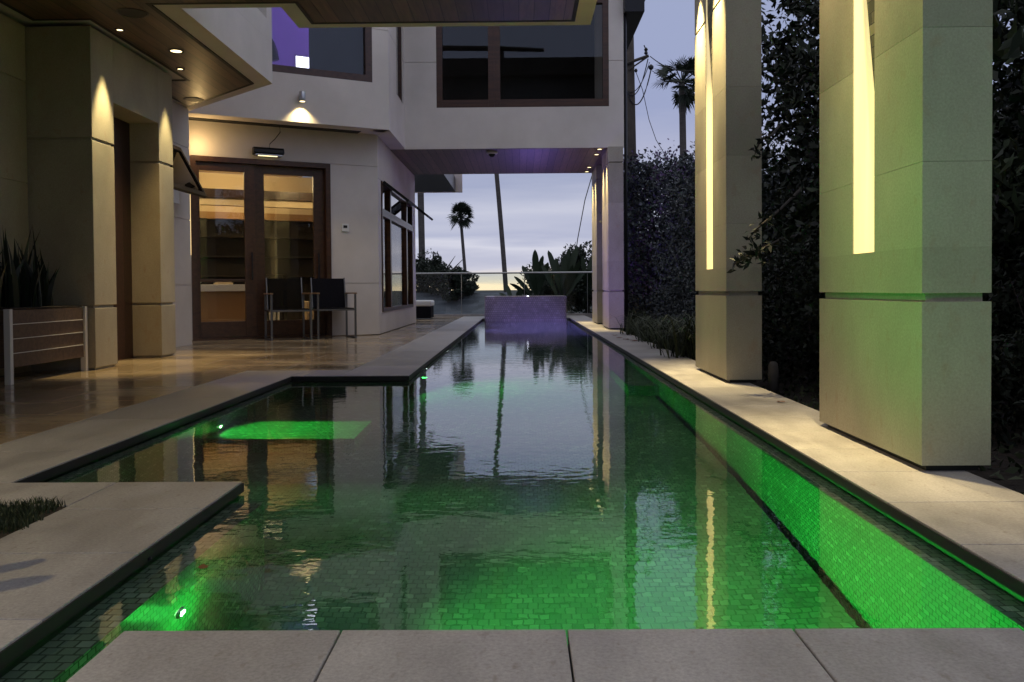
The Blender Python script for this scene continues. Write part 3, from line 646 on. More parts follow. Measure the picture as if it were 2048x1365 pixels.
# cylinder lamps on the near columns
for i, (cy, en) in enumerate(((3.43, 520), (4.07, 480), (6.45, 600), (7.08, 600))):
    t = thing('column_lamp', (1.34, cy, 3.35), ['cylinder lamp high on the nearest column, pool end', 'cylinder lamp high on the nearest column, far end', 'cylinder lamp high on the second column, near end', 'cylinder lamp high on the second column, far end'][i], 'lamp', 'cylinder lamps high on the columns')
    MB().lathe((1.34, cy, 3.30), [(.035, 0), (.04, .005), (.04, .15), (.03, .155)]).build('body', M['darkmetal'], t)
    MB().lathe((1.34, cy, 3.297), [(.030, 0), (.030, .002)]).build('lens', M['lens'], t)
    B(1.375, 1.482, cy - .02, cy + .02, 3.36, 3.42).build('bracket', M['darkmetal'], t)
    l = lamp('SPOT', 'lamp', (1.34, cy, 3.29), en, WARM, t, spot_size=math.radians(50), spot_blend=.9, shadow_soft_size=.02)
    aim(l, (1.50, cy, .9))
for i, yy in enumerate((14.70, 15.28, 16.88, 17.5)):
    downlight(1.365, yy, ZS - .005, ['front', 'second', 'third', 'rearmost'][i] + ' of four downlights in the bridge soffit beside the columns', 420, .04, 44, .8, 'downlights under the bridge room', tgt=(1.40, yy, 0))
# left piers' downlights and the other ceiling fittings
downlight(-3.60, 7.78, zc, 'small downlight nearest the front stone pier', 300, .028, 40, .6, tgt=(-3.66, 7.78, 0))
downlight(-3.60, 9.16, zc, 'small downlight beside the rear stone pier', 190, .028, 40, .6, tgt=(-3.66, 9.16, 0))
downlight(-3.37, 8.48, zc, 'larger downlight between the two stone piers', 150, .055, 72, .9, col=AMBER)
def speaker(px, py, label, r=.11):
    p = G(px, py, zc); t = thing('ceiling_speaker', p, label, 'speaker', 'round speakers in the terrace ceiling')
    MB().lathe((p.x, p.y, zc - .006), [(r, 0), (r + .006, .006)], 32).build('grille', M['black'], t)
    MB().lathe((p.x, p.y, zc - .008), [(r + .007, .001), (r + .02, .004), (r + .02, .0079)], 32, False).build('trim_ring', M['darkmetal'], t)
speaker(265, 26, 'large round black speaker near the front of the timber ceiling')
speaker(387, 199, 'small round dark speaker at the far tip of the timber ceiling', .10)

t = thing('corner_strip_light', (-4.50, 11.90, 0), 'thin vertical warm strip light in the corner left of the glass doors', 'strip light')
cpx = AP(378.5, 500, (*W0, 0), (*UN, 0)); cs_ = (Vector((cpx.x, cpx.y)) - W0).dot(UD)
M['strip'] = emis('strip_glow', (1, .74, .34), 1.6)
B(cs_ - .03, cs_ + .02, -.03, -.004, 1.2, 2.46, T=TA).build('tube', M['strip'], t)
lamp('POINT', 'lamp', TA @ Vector((cs_ + .12, -.25, 2.72)), 6, AMBER, t, shadow_soft_size=0)
# wall lamp, heater, controller, camera
su, sz_ = WU(601, 196); p = TU @ Vector((su, -.10, sz_))
t = thing('wall_lamp', p, 'small cylindrical steel wall lamp throwing a warm fan of light', 'wall lamp')
MB().lathe((p.x, p.y, sz_ - .07), [(.04, 0), (.045, .01), (.045, .13), (.038, .14)]).build('body', M['steel'], t, smooth=True)
MB().lathe((p.x, p.y, sz_ - .073), [(.036, 0), (.036, .002)]).build('lens', M['lens'], t)
B(su - .03, su + .03, -.06, -.001, sz_ - .03, sz_ + .03, T=TU).build('bracket', M['steel'], t)
l = lamp('SPOT', 'lamp', (p.x, p.y, sz_ - .085), 20, WARM, t, spot_size=math.radians(105), spot_blend=1, shadow_soft_size=.02)
l.data.energy = 45; aim(l, TU @ Vector((su, -.02, sz_ - .6)))

hs, hz = WA(534, 307); 
t = thing('patio_heater', TA @ Vector((hs, -.12, hz)), 'black wall mounted patio heater with a small glowing bar above the doors', 'heater')
mb = MB(); mb.prism([(-.16, .0), (-.16, .05), (-.12, .085), (-.02, .085), (-.02, -.02)], -.215, .215, TA @ Matrix.Translation((hs, 0, hz - .02)) @ Matrix(((0, 0, 1, 0), (1, 0, 0, 0), (0, 1, 0, 0), (0, 0, 0, 1)))); mb.build('housing', M['darkmetal'], t, bevel=.006)
B(hs - .19, hs + .19, -.152, -.03, hz - .055, hz - .035, T=TA).build('reflector', M['steel'], t)
B(hs - .15, hs + .12, -.13, -.11, hz - .062, hz - .056, T=TA).build('heating_bar', M['lensdim'], t)
for q in (-.12, .12): B(hs + q - .015, hs + q + .015, -.03, -.0005, hz + .0, hz + .06, T=TA).build('bracket', M['darkmetal'], t)
tp, tz = WU(548, 247)
pts = [TA @ Vector(v) for v in ((hs + .02, -.05, hz + .06), (hs + .03, -.06, hz + .13), (hs + .10, -.07, hz + .20), (hs + .17, -.10, hz + .30), (hs + .16, -.12, ZS + .002))]
MB().tube(pts, .006, 6).build('cable', M['darkmetal'], t, smooth=True)
cs, cz = WA(690, 456)
t = thing('wall_controller', TA @ Vector((cs, -.01, cz)), 'small pale square control panel with a dark display on the stucco wall', 'control panel')
B(cs - .055, cs + .055, -.018, -.0005, cz - .06, cz + .06, T=TA).build('plate', M['whitepaint'], t, bevel=.004)
B(cs - .03, cs + .03, -.0205, -.0185, cz - .005, cz + .035, T=TA).build('display', M['black'], t)
p = G(984, 303, ZS); t = thing('dome_camera', p, 'white dome camera hanging under the bridge soffit', 'security camera')
MB().lathe((p.x, p.y, ZS - .050), [(.085, 0), (.095, .01), (.095, .045)]).build('housing', M['whitepaint'], t, smooth=True)
MB().lathe((p.x, p.y, ZS - .105), [(.01, 0), (.035, .01), (.055, .035), (.06, .0545)]).build('dome', M['darkmetal'], t, smooth=True)

# ---------------------------------------------------------------- patio chairs
def chair(name, loc, rot, label, cloth='sling'):
    t = thing(name, loc, label, 'patio chair', 'patio chairs by the glass doors'); t.rotation_euler = (0, 0, rot)
    def part(mb, nm, mat, par=None, **k):
        o = mb.build(nm, mat, None, **k); o.parent = par or t; o.matrix_parent_inverse = Matrix(); return o
    w_, d_ = .27, .27; r = .013
    for sx in (-1, 1):
        for sy in (-1, 1):                     # -1 front
            part(B(sx * w_ - r, sx * w_ + r, sy * d_ - r, sy * d_ + r, .0, .64), 'leg', M['greymetal'])
        part(B(sx * w_ - .022, sx * w_ + .022, -d_ - .03, d_ + .03, .641, .66), 'armrest', M['armwood'], bevel=.004)
        part(B(sx * w_ - r, sx * w_ + r, -d_ + r + .001, d_ - r - .001, .001, .022), 'foot_rail', M['greymetal'])
        part(B(sx * w_ - r, sx * w_ + r, -d_ + r + .001, d_ - r - .001, .40, .425), 'side_rail', M['greymetal'])
    part(B(-w_ + r + .001, w_ - r - .001, -d_ - r, -d_ + r, .40, .425), 'front_rail', M['greymetal'])
    part(B(-w_ + r + .001, w_ - r - .001, d_ - r, d_ + r, .40, .425), 'rear_rail', M['greymetal'])
    part(B(-w_ + .02, w_ - .02, -d_ + .0, d_ - .02, .426, .438), 'seat', M[cloth], bevel=.004)
    T = Matrix.Translation((0, d_ - .05, .44)) @ Matrix.Rotation(math.radians(-12), 4, 'X')
    part(B(-w_ + .03, w_ - .03, -.008, .008, .0, .44, T=T), 'backrest', M[cloth], bevel=.004)
    part(B(-w_ + .014, -w_ + .0295, -.012, .012, -.02, .45, T=T), 'back_post', M['greymetal']); part(B(w_ - .0295, w_ - .014, -.012, .012, -.02, .45, T=T), 'back_post', M['greymetal']); return t
def chair_at(px, py, rot, label):
    p = G(px, py, 0); return chair('patio_chair', (p.x, p.y, 0.0), rot, label)
chair('patio_chair', (-3.30, 12.17, 0), math.radians(25), 'dark sling patio chair with wooden arms in front of the right glass door', 'mesh')
chair('patio_chair', (-2.75, 12.56, 0), math.radians(25), 'dark sling patio chair with high back against the stucco wall right of the doors')

# ---------------------------------------------------------------- planter and its plants
t = thing('planter_box', (-4.1, 6.95, 0), 'long timber planter with pale metal corner posts beside the front stone pier', 'planter')
for k in range(4):
    z0 = .125 + k * .11; B(-4.27, -3.835, 6.42, 7.50, z0, z0 + .104).build('board', M['planterwood'], t)
st_ = MB()
for k in range(3):
    z0 = .125 + (k + 1) * .11 - .0055; st_.box(-3.8345, -3.828, 6.44, 7.48, z0, z0 + .005)
st_.build('metal_strip', M['whitepaint'], t)
for (a, b) in ((-3.865, 6.385), (-3.865, 7.50), (-4.31, 6.385)):
    B(a, a + .048, b, b + .04, 0, .568).build('post', M['whitepaint'], t, bevel=.003)
B(-4.26, -3.84, 6.43, 7.49, .5651, .575).build('soil', M['soil'], t)
rng = random.Random(5)
for k in range(9):
    cx_, cy_ = rng.uniform(-4.2, -3.93), 6.48 + .115 * k
    nm = ['frontmost', 'second', 'third', 'fourth', 'middle', 'sixth', 'seventh', 'eighth', 'rearmost'][k]
    mb = MB()
    for j in range(9):
        h = rng.uniform(.28, .72) * (1.0 if k < 6 else .75); az = rng.uniform(0, 2 * PI); ln = rng.uniform(.03, .16)
        bx, by = cx_ + rng.uniform(-.05, .05), cy_ + rng.uniform(-.05, .05); wd = rng.uniform(.018, .032); tw = rng.uniform(0, PI)
        vs = []; N = 7
        for i in range(N):
            q = i / (N - 1); ww = wd * (1 - q ** 2.5) * (.6 + .8 * math.sin(PI * min(q + .15, 1)) * .5) + .0006
            c = Vector((bx + math.cos(az) * ln * q * q, by + math.sin(az) * ln * q * q, .57 + h * q)); a = tw + q * .5
            s_ = Vector((math.cos(a), math.sin(a), 0)) * ww; vs += [c - s_, c + s_]
        mb.add(vs, [(2 * i, 2 * i + 1, 2 * i + 3, 2 * i + 2) for i in range(N - 1)])
    mb.build('snake_plant', M['snake'], label='dark spiky snake plant in the timber planter, %s of nine' % nm, category='plant', group='snake plants in the planter')

# ---------------------------------------------------------------- raised spa, railing, lounger
t = thing('raised_spa', (.11, 21, 0), 'raised tiled spa block with violet glow at the far end of the pool', 'spa')
sp_ = MB(); x0, x1 = -.84, 1.075; yy0, yy1 = 20.08, 21.9
sp_.box(x0, x1, yy0, yy0 + .2, FLOOR, .525); sp_.box(x0, x1, yy1 - .2, yy1, 0.001, .525); sp_.box(x0, x0 + .2, yy0 + .2005, yy1 - .2005, -.03, .525); sp_.box(x1 - .2, x1, yy0 + .2005, yy1 - .2005, -.03, .525)
sp_.build('wall', M['spatile'], t, bevel=.01)
B(x0 + .2005, x1 - .2005, yy0 + .2005, yy1 - .2005, .1, .50).build('spa_water', M['tintglass'], t)
M['whitelens'] = emis('white_lens', (.8, .85, 1), 12)
MB().lathe((.17, 20.1, .5255), [(.02, 0), (.02, .006)]).build('glow_dot', M['whitelens'], t)
t = thing('glass_railing', (-.4, 22.35, 0), 'frameless glass railing with thin steel top rail at the end of the terrace', 'railing')
YR = 22.35; xs = [-3.9] + [AY(px, 600, YR).x for px in (797, 923, 1049, 1175)] + [2.9]
for i in range(len(xs) - 1):
    B(xs[i] + .008, xs[i + 1] - .008, YR - .006, YR + .006, .06, 1.10).build('pane', M['railglass'], t)
for x in xs: B(x - .007, x + .007, YR - .012, YR + .012, .05, 1.10).build('joint_post', M['steel'], t)
MB().tube([(xs[0], YR, 1.115), (xs[-1], YR, 1.115)], .022, 10).build('top_rail', M['steel'], t)
B(xs[0], xs[-1], YR - .06, YR + .06, -.3, .05).build('curb', M['coping'], t)
p = AY(838, 612, 20.6)
t = thing('ottoman', (-2.45, 20.6, 0), 'dark wicker ottoman with a pale cushion behind the corner of the house', 'ottoman')
B(-2.95, -2.12, 20.3, 21.0, .02, .30).build('base', M['sling'], t, bevel=.02)
B(-2.95, -2.10, 20.28, 21.02, .301, .44).build('cushion', M['whitepaint'], t, bevel=.04)

# ---------------------------------------------------------------- underwater lights
def pool_light(x, y, z, col, energy, label, d=(1, 0, -.15), spot=150, r=.05, ecol=None, es=40, grp='green lights in the pool walls'):
    t = thing('pool_light', (x, y, z), label, 'pool light', grp)
    dv = Vector(d).normalized(); q = Vector((1, 0, 0)) if abs(d[0]) > abs(d[1]) else Vector((0, 1, 0))
    if d[0] < 0 and abs(d[0]) > abs(d[1]): q = -q
    if d[1] < 0 and abs(d[1]) > abs(d[0]): q = -q
    T = Matrix.Translation((x, y, z)) @ q.to_track_quat('Z', 'Y').to_matrix().to_4x4()
    for nm, pr, mt in (('bezel', [(r + .015, 0), (r + .012, .008), (r, .008), (r, .004)], M['steel']), ('lens', [(r - .001, .002), (r - .001, .006)], emis('pool_lens', ecol or col, es))):
        mb = MB(); mb.lathe((0, 0, 0), pr, 20, nm == 'lens'); mb.v = [tuple(T @ Vector(v)) for v in mb.v]; mb.build(nm, mt, t)
    l = lamp('SPOT', 'lamp', Vector((x, y, z)) + q * .02, energy, col, t, spot_size=math.radians(spot), spot_blend=.8, shadow_soft_size=.03)
    aim(l, Vector((x, y, z)) + q * .02 + dv)
GREEN = (.04, 1.0, .10); VIO = (.33, .20, 1.0)
pool_light(LW + .001, 2.27, -.39, GREEN, 430, 'green underwater light in the near left pool wall', (1, .12, .22), 128, .017, (.35, 1, .35), 260)
pool_light(XBAY + .0515, 5.12, -.50, GREEN, 150, 'green underwater light in the pool bay wall', (1, 0, -.26), 140, .022, (.3, 1, .3), 120)
pool_light(XP + .076 , .6, -.39, GREEN, 260, 'green underwater light in the left pool wall beside the stepping pad', (1, .45, .08), 120, .05, (.4, 1, .4), 20)
pool_light(XL + .021, 7.6, -.42, GREEN, 110, 'added green underwater light in the left pool wall past the bay', (1, -.35, -.05), 150, .014, (.8, 1, .8), 14)  # added so the pool floor is lit more evenly
pool_light(XL + .021, 16.6, -.30, VIO, 1900, 'violet underwater light in the far left pool wall', (1, 0, .0), 160, .05, (.4, .3, 1), 20, 'violet lights in the far pool walls')
pool_light(XL + .021, 19.0, -.30, VIO, 1900, 'violet underwater light beside the raised spa, left wall', (1, 0, .0), 160, .05, (.4, .3, 1), 20, 'violet lights in the far pool walls')
M['dot'] = emis('rim_dot', (.9, .95, 1), 14)  # small emissive white dots along the left rim
for k, (px, py) in enumerate(((849.5, 738), (890, 703), (918, 680), (940, 663), (955, 651))):
    d_ = ray(px, py); t_ = (WATER - EYE.z) / d_.z; h_ = EYE + d_ * t_; ci = abs(d_.z) / d_.length; si = math.sqrt(1 - ci * ci) / 1.333; hx, hy = d_.x / math.hypot(d_.x, d_.y), d_.y / math.hypot(d_.x, d_.y)
    run = max(.02, (XL + .021 - h_.x) / hx) if hx < 0 else .05; yy = h_.y + run * hy; zz = max(WATER - run / (si / math.sqrt(1 - si * si)), -.42); r_ = .010 + .001 * yy / 4
    MB().add([(XL + .0205, yy - r_, zz - r_), (XL + .0205, yy + r_, zz - r_), (XL + .0205, yy + r_, zz + r_), (XL + .0205, yy - r_, zz + r_), (XL + .028, yy - r_ * .8, zz - r_ * .8), (XL + .028, yy + r_ * .8, zz - r_ * .8), (XL + .028, yy + r_ * .8, zz + r_ * .8), (XL + .028, yy - r_ * .8, zz + r_ * .8)],
             [(4, 5, 6, 7), (0, 4, 7, 3), (1, 2, 6, 5), (0, 1, 5, 4), (3, 7, 6, 2)]).build('glow_dot', M['dot'], label='tiny white glowing dot at the waterline, %s of five along the left rim' % ['nearest', 'second', 'third', 'fourth', 'farthest'][k], category='light', group='tiny glowing dots along the left waterline')
lamp('POINT', 'lamp', (LW + .09, 2.27, -.40), 3.5, GREEN, None, shadow_soft_size=0)  # added point that brightens the tiles around the near pool light
# added spots above the water, for the coloured glow on columns and soffit
def rim_fill(x, y, z, col, en, tgt, label, ang=70, q=(1, 0, 0)):
    t = thing('rim_fill_lamp', (x, y, z), label, 'pool light', 'added fill spots around the pool rim')
    d_ = (Vector(tgt) - Vector((x, y, z))).normalized(); T = Matrix.Translation((x, y, z)) @ d_.to_track_quat('Z', 'Y').to_matrix().to_4x4()
    mb = MB(); mb.lathe((0, 0, 0), [(.004, -.008), (.005, 0), (.004, .002)], 10); mb.v = [tuple(T @ Vector(v)) for v in mb.v]; mb.build('body', M['darkmetal'], t)
    l = lamp('SPOT', 'lamp', Vector((x, y, z)) + d_ * .012, en, col, t, spot_size=math.radians(ang), spot_blend=.9, shadow_soft_size=.01); aim(l, tgt)
rim_fill(XP + .008, 2.30, -.030, GREEN, 100, (1.483, 3.22, .95), 'added green fill spot below the near left walk', 46)
rim_fill(XL + .008, 12.9, -.030, VIO, 240, (1.7, 14.6, 1.3), 'added violet fill spot before the bridge room', 60)
rim_fill(.3, 20.05, .50, VIO, 70, (.35, 16.9, 3.0), 'added violet fill spot on the spa edge facing the bridge soffit', 52)
rim_fill(.1, 19.2, -.030, VIO, 0.1, (.1, 20.1, .2), 'added violet fill spot at the foot of the spa', 52) if False else None

# ---------------------------------------------------------------- foliage
def cloud_mesh(P, size, rng, aspect=.45, up=0.0, droop=0.0):
    k = len(P); u = rng.normal(size=(k, 3)); u[:, 2] = u[:, 2] * (1 - up) - droop; u /= np.linalg.norm(u, axis=1)[:, None]
    v = np.cross(u, rng.normal(size=(k, 3))); v /= np.linalg.norm(v, axis=1)[:, None]
    s = (size * rng.uniform(.6, 1.3, k))[:, None]; n = np.cross(u, v) * s * .12
    V = np.stack([P - u * s * .5, P + v * s * aspect * .5 + n, P + u * s * .5, P - v * s * aspect * .5 + n], 1).reshape(-1, 3)
    return V
def leafobj(name, P, size, mat, rng, parent=None, aspect=.45, up=0, droop=0, **props):
    V = cloud_mesh(P, size, rng, aspect, up, droop); k = len(P)
    me = bpy.data.meshes.new(name); me.vertices.add(4 * k); me.vertices.foreach_set('co', V.ravel())
    me.loops.add(4 * k); me.loops.foreach_set('vertex_index', np.arange(4 * k)); me.polygons.add(k)
    me.polygons.foreach_set('loop_start', np.arange(0, 4 * k, 4)); me.polygons.foreach_set('loop_total', np.full(k, 4))
    me.materials.append(mat); me.update(); me.validate()
    o = bpy.data.objects.new(name, me); C.objects.link(o)
    if parent is not None: o.parent = parent; o.matrix_parent_inverse = Matrix.Translation(-parent.location)
    return tag(o, **props)
def clumps(rng, box, nc, per, r, shape=None):
    c = rng.uniform([b[0] for b in box], [b[1] for b in box], (nc, 3))
    if shape is not None: c = c[shape(c)]
    rr = r * rng.uniform(.5, 1.3, len(c)); d = rng.normal(size=(len(c), per, 3)); d /= np.linalg.norm(d, axis=2)[:, :, None]
    d *= (rng.uniform(.3, 1, (len(c), per)) ** .5)[:, :, None]
    return (c[:, None, :] + d * rr[:, None, None] * np.array([1, 1, .8])).reshape(-1, 3)
def tree(name, base, h, crown, nc, per, cr, leaf, mat, label, seed, trunk_r=.12, aspect=.45, shape=None, cat='tree', droop=0, group=None, limbs=7):
    rng = np.random.default_rng(seed); t = thing(name, base, label, cat, group)
    P = clumps(rng, crown, nc, per, cr, shape); leafobj('crown', P, leaf, mat, rng, t, aspect, 0, droop)
    cen = np.array([(b[0] + b[1]) / 2 for b in crown]); mb = MB(); zc_ = crown[2][0] + (crown[2][1] - crown[2][0]) * .35
    mb.tube([base, (base[0] * .7 + cen[0] * .3, base[1] * .7 + cen[1] * .3, (base[2] + zc_) / 2), (cen[0], cen[1], zc_)], [trunk_r, trunk_r * .8, trunk_r * .5], 8)
    for _ in range(limbs):
        e = rng.uniform([b[0] for b in crown], [b[1] for b in crown]); s0 = np.array([cen[0], cen[1], zc_ - rng.uniform(0, .5)])
        m = (s0 + e) / 2 + np.array([0, 0, .1]); mb.tube([s0, m, e], [trunk_r * .4, trunk_r * .22, trunk_r * .06], 6)
    mb.build('trunk', M['bark'], t, smooth=True); return t
# dark trees behind the columns
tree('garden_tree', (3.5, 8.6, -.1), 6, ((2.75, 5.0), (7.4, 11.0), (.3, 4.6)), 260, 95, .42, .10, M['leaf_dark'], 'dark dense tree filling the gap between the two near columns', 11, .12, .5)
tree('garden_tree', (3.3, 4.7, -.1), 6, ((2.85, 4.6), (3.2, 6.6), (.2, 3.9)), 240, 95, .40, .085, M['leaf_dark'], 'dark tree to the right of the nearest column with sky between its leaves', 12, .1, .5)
tree('garden_tree', (3.4, 12.4, -.1), 6, ((2.35, 4.6), (11.2, 14.2), (.0, 2.5)), 300, 95, .40, .075, M['leaf_grey'], 'grey green shrubby tree left of the second column', 13, .1, .4)
tree('bougainvillea', (3.0, 17.6, -.1), 5, ((1.98, 3.7), (15.9, 19.5), (.2, 3.05)), 300, 100, .38, .085, M['leaf_grey'], 'dark climbing bougainvillea beside the bridge room column', 14, .09, .6, cat='shrub')
rg = np.random.default_rng(15); 
leafobj('blossom', clumps(rg, ((2.0, 3.5), (15.6, 17.5), (.5, 3.3)), 90, 26, .30), .07, M['leaf_purple'], rg, bpy.data.objects['bougainvillea'], .7)
# dense hedge and fence closing the garden side
rg = np.random.default_rng(16)
t = thing('garden_hedge', (4.9, 10, -.1), 'tall dark hedge along the garden fence behind the columns', 'hedge')
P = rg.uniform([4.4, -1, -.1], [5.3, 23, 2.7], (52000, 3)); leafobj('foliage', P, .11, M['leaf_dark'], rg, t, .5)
f = thing('garden_fence', (5.6, 10, -.1), 'dark boarded fence behind the hedge on the garden side', 'fence')
B(2.3, 5.54, 23.4, 23.47, -.5, 2.2).build('boards', M['fence'], f)
B(5.55, 5.62, -3, 24, -.1, 2.5).build('boards', M['fence'], f)
for k in range(14): B(5.45, 5.549, -3 + 2 * k, -2.9 + 2 * k, -.1, 2.55).build('post', M['fence'], f)
tree('low_shrub', (2.35, 7.6, -.1), 1, ((2.0, 2.9), (5.6, 8.8), (-.05, 1.0)), 150, 90, .22, .055, M['leaf_dark'], 'low dark shrub at the coping between the two near columns', 71, .03, .4, cat='shrub', limbs=12)
tree('low_shrub', (2.6, 4.4, -.1), 1, ((2.25, 3.4), (3.4, 5.6), (-.05, .75)), 110, 90, .2, .05, M['leaf_dark'], 'low dark shrub beside the foot of the nearest column', 72, .03, .4, cat='shrub', limbs=12)
tree('low_shrub', (2.3, 10.4, -.1), 1, ((2.05, 2.9), (9.2, 13.5), (-.05, 1.1)), 200, 90, .22, .055, M['leaf_grey'], 'low shrub behind the strap leaved plants before the second column', 73, .03, .4, cat='shrub', limbs=14)
rg = np.random.default_rng(74); P = np.column_stack([rg.uniform(1.7, 4.5, 9000), rg.uniform(1, 20, 9000), rg.uniform(-.098, -.07, 9000)])
o = leafobj('leaf_litter', P, .05, M['drygrass'], rg, None, .5, 0, 0, kind='stuff')
rg = np.random.default_rng(81)
for nm_, bx, n_ in (('garden_tree', ((2.7, 3.4), (6.9, 8.6), (.2, 4.2)), 1500), ('garden_tree.001', ((2.75, 3.3), (3.3, 5.6), (.2, 3.6)), 1300)):
    leafobj('hanging_leaves', clumps(rg, bx, n_ // 20, 20, .28), .17, M['leaf_mid'], rg, bpy.data.objects[nm_], .3, 0, 1.6)
# leaf sprays hanging in front of the second column
def spray(name, pts, n, size, mat, seed, label, spread=.06, aspect=.35):
    rng = np.random.default_rng(seed); t = thing(name, pts[0], label, 'branch', 'leafy branches reaching past the columns')
    MB().tube(pts, [.012 * (1 - .7 * i / (len(pts) - 1)) for i in range(len(pts))], 6).build('stem', M['bark'], t, smooth=True)
    pv = np.array([tuple(p) for p in pts]); tt = rng.uniform(0, len(pts) - 1.001, n); i = tt.astype(int); fr = (tt - i)[:, None]
    P = pv[i] * (1 - fr) + pv[i + 1] * fr + rng.normal(size=(n, 3)) * spread * (.4 + .6 * (1 - tt / len(pts)))[:, None]
    leafobj('leaves', P, size, mat, rng, t, aspect, 0, .4)
YS = 5.75
def S_(px, py, y=YS): return AY(px, py, y)
spray('leafy_branch', [S_(1600, 470, 6.6), S_(1560, 480, 6.2), S_(1530, 495), S_(1495, 512), S_(1468, 530)], 110, .075, M['leaf_dark'], 21, 'long low leafy branch crossing in front of the second column', .05)
spray('leafy_branch', [S_(1600, 380, 6.6), S_(1560, 420, 6.2), S_(1535, 440), S_(1510, 462), S_(1496, 480)], 60, .06, M['leaf_dark'], 22, 'short leafy branch above the low one by the second column', .05)
spray('leafy_branch', [S_(1560, 250, 6.6), S_(1545, 270, 6.2), S_(1522, 280), S_(1512, 300), S_(1508, 318)], 34, .06, M['leaf_dark'], 23, 'thin sparse twig hanging over the middle of the second column', .03)
spray('leafy_branch', [S_(1680, 20, 6.9), S_(1640, 35, 6.6), S_(1600, 60, 6.4), S_(1570, 95, 6.2), S_(1556, 130, 6.2)], 150, .10, M['leaf_dark'], 24, 'dark branch against the sky between the columns at the top', .07)
spray('leafy_branch', [S_(1680, 110, 6.9), S_(1640, 130, 6.6), S_(1610, 150, 6.4), S_(1585, 180, 6.2), S_(1560, 215, 6.2)], 150, .09, M['leaf_dark'], 25, 'second dark branch against the sky, lower than the top one', .08)
spray('leafy_branch', [S_(1690, -30, 6.9), S_(1640, -20, 6.6), S_(1610, -5, 6.4), S_(1590, 5, 6.2), S_(1575, 10, 6.2)], 110, .09, M['leaf_dark'], 26, 'topmost branch between the columns, cut by the frame', .07)
# strap leaved plants at the coping edge
for k, (px, py, h, n) in enumerate(((1385, 722, .75, 420), (1345, 705, .62, 360), (1310, 690, .6, 320), (1275, 676, .55, 240), (1262, 660, .6, 200))):
    p = G(px, py, -.05); p.x = max(p.x, XCO + .16)
    rngk = np.random.default_rng(30 + k)
    mb = MB()
    for j in range(n):
        az = rngk.uniform(0, 2 * PI); hh = h * rngk.uniform(.5, 1); ln = hh * rngk.uniform(.3, 1.1); b0 = Vector((p.x + rngk.normal() * .12, p.y + rngk.normal() * .2, -.1)); sd = Vector((-math.sin(az), math.cos(az), 0)) * .010
        d = Vector((math.cos(az), math.sin(az), 0)); vs = []
        for i in range(5):
            q = i / 4; c = b0 + d * ln * q ** 1.3 + Vector((0, 0, hh * (q * 1.9 - q * q * 1.25))); s_ = sd * (1 - q * .9); vs += [c - s_, c + s_]
        mb.add(vs, [(2 * i, 2 * i + 1, 2 * i + 3, 2 * i + 2) for i in range(4)])
    mb.build('strap_plant', M['drygrass'], label='arching strap leaved plant at the right coping, %s from the second column' % ['first', 'second', 'third', 'fourth', 'fifth'][k], category='plant', group='strap leaved plants along the right coping')
# fallen leaves
def fallen(p, r, lab, grp, flatz=.004, seed=0):
    rn = random.Random(seed); a0 = rn.uniform(0, 6.28); vs = [(p[0], p[1], p[2] + flatz + r * .1)]; N = 11
    for i in range(N):
        a = a0 + 2 * PI * i / N; q = r * (1 if i % 2 else .62) * rn.uniform(.85, 1.15); vs.append((p[0] + q * math.cos(a), p[1] + q * math.sin(a), p[2] + flatz + r * rn.uniform(0, .25)))
    mb = MB(); mb.add(vs, [(0, 1 + i, 1 + (i + 1) % N) for i in range(N)]); mb.build('fallen_leaf', M['deadleaf'], label=lab, category='leaf', group=grp)
g_ = 'dry leaves on the right coping'
for k, (px, py, r) in enumerate(((1238, 677, .06), (1252, 680, .05), (1268, 683, .06), (1562, 806, .03), (1230, 672, .05))):
    fallen(G(px, py, 0), r, ['curled brown leaf on the coping near the bridge columns', 'brown leaf beside the others under the strap plants', 'largest brown leaf below the strap leaved plants', 'single dark leaf on the coping between the near columns', 'brown leaf closest to the bridge columns'][k], g_, seed=k)
p = G(405, 1136, WATER); fallen((p.x, p.y, WATER), .022, 'red brown leaf floating on the water near the left walk', None, .001, 9)
# small pale bollard behind the second column
p = G(1541, 768, 0); t = thing('garden_bollard', (p.x, p.y, -.1), 'small grey round topped bollard behind the second column', 'bollard')
MB().lathe((p.x + .02, p.y, -.1), [(.036, 0), (.036, .20), (.034, .23), (.026, .25), (.01, .26)]).build('post', M['grout'], t, smooth=True)

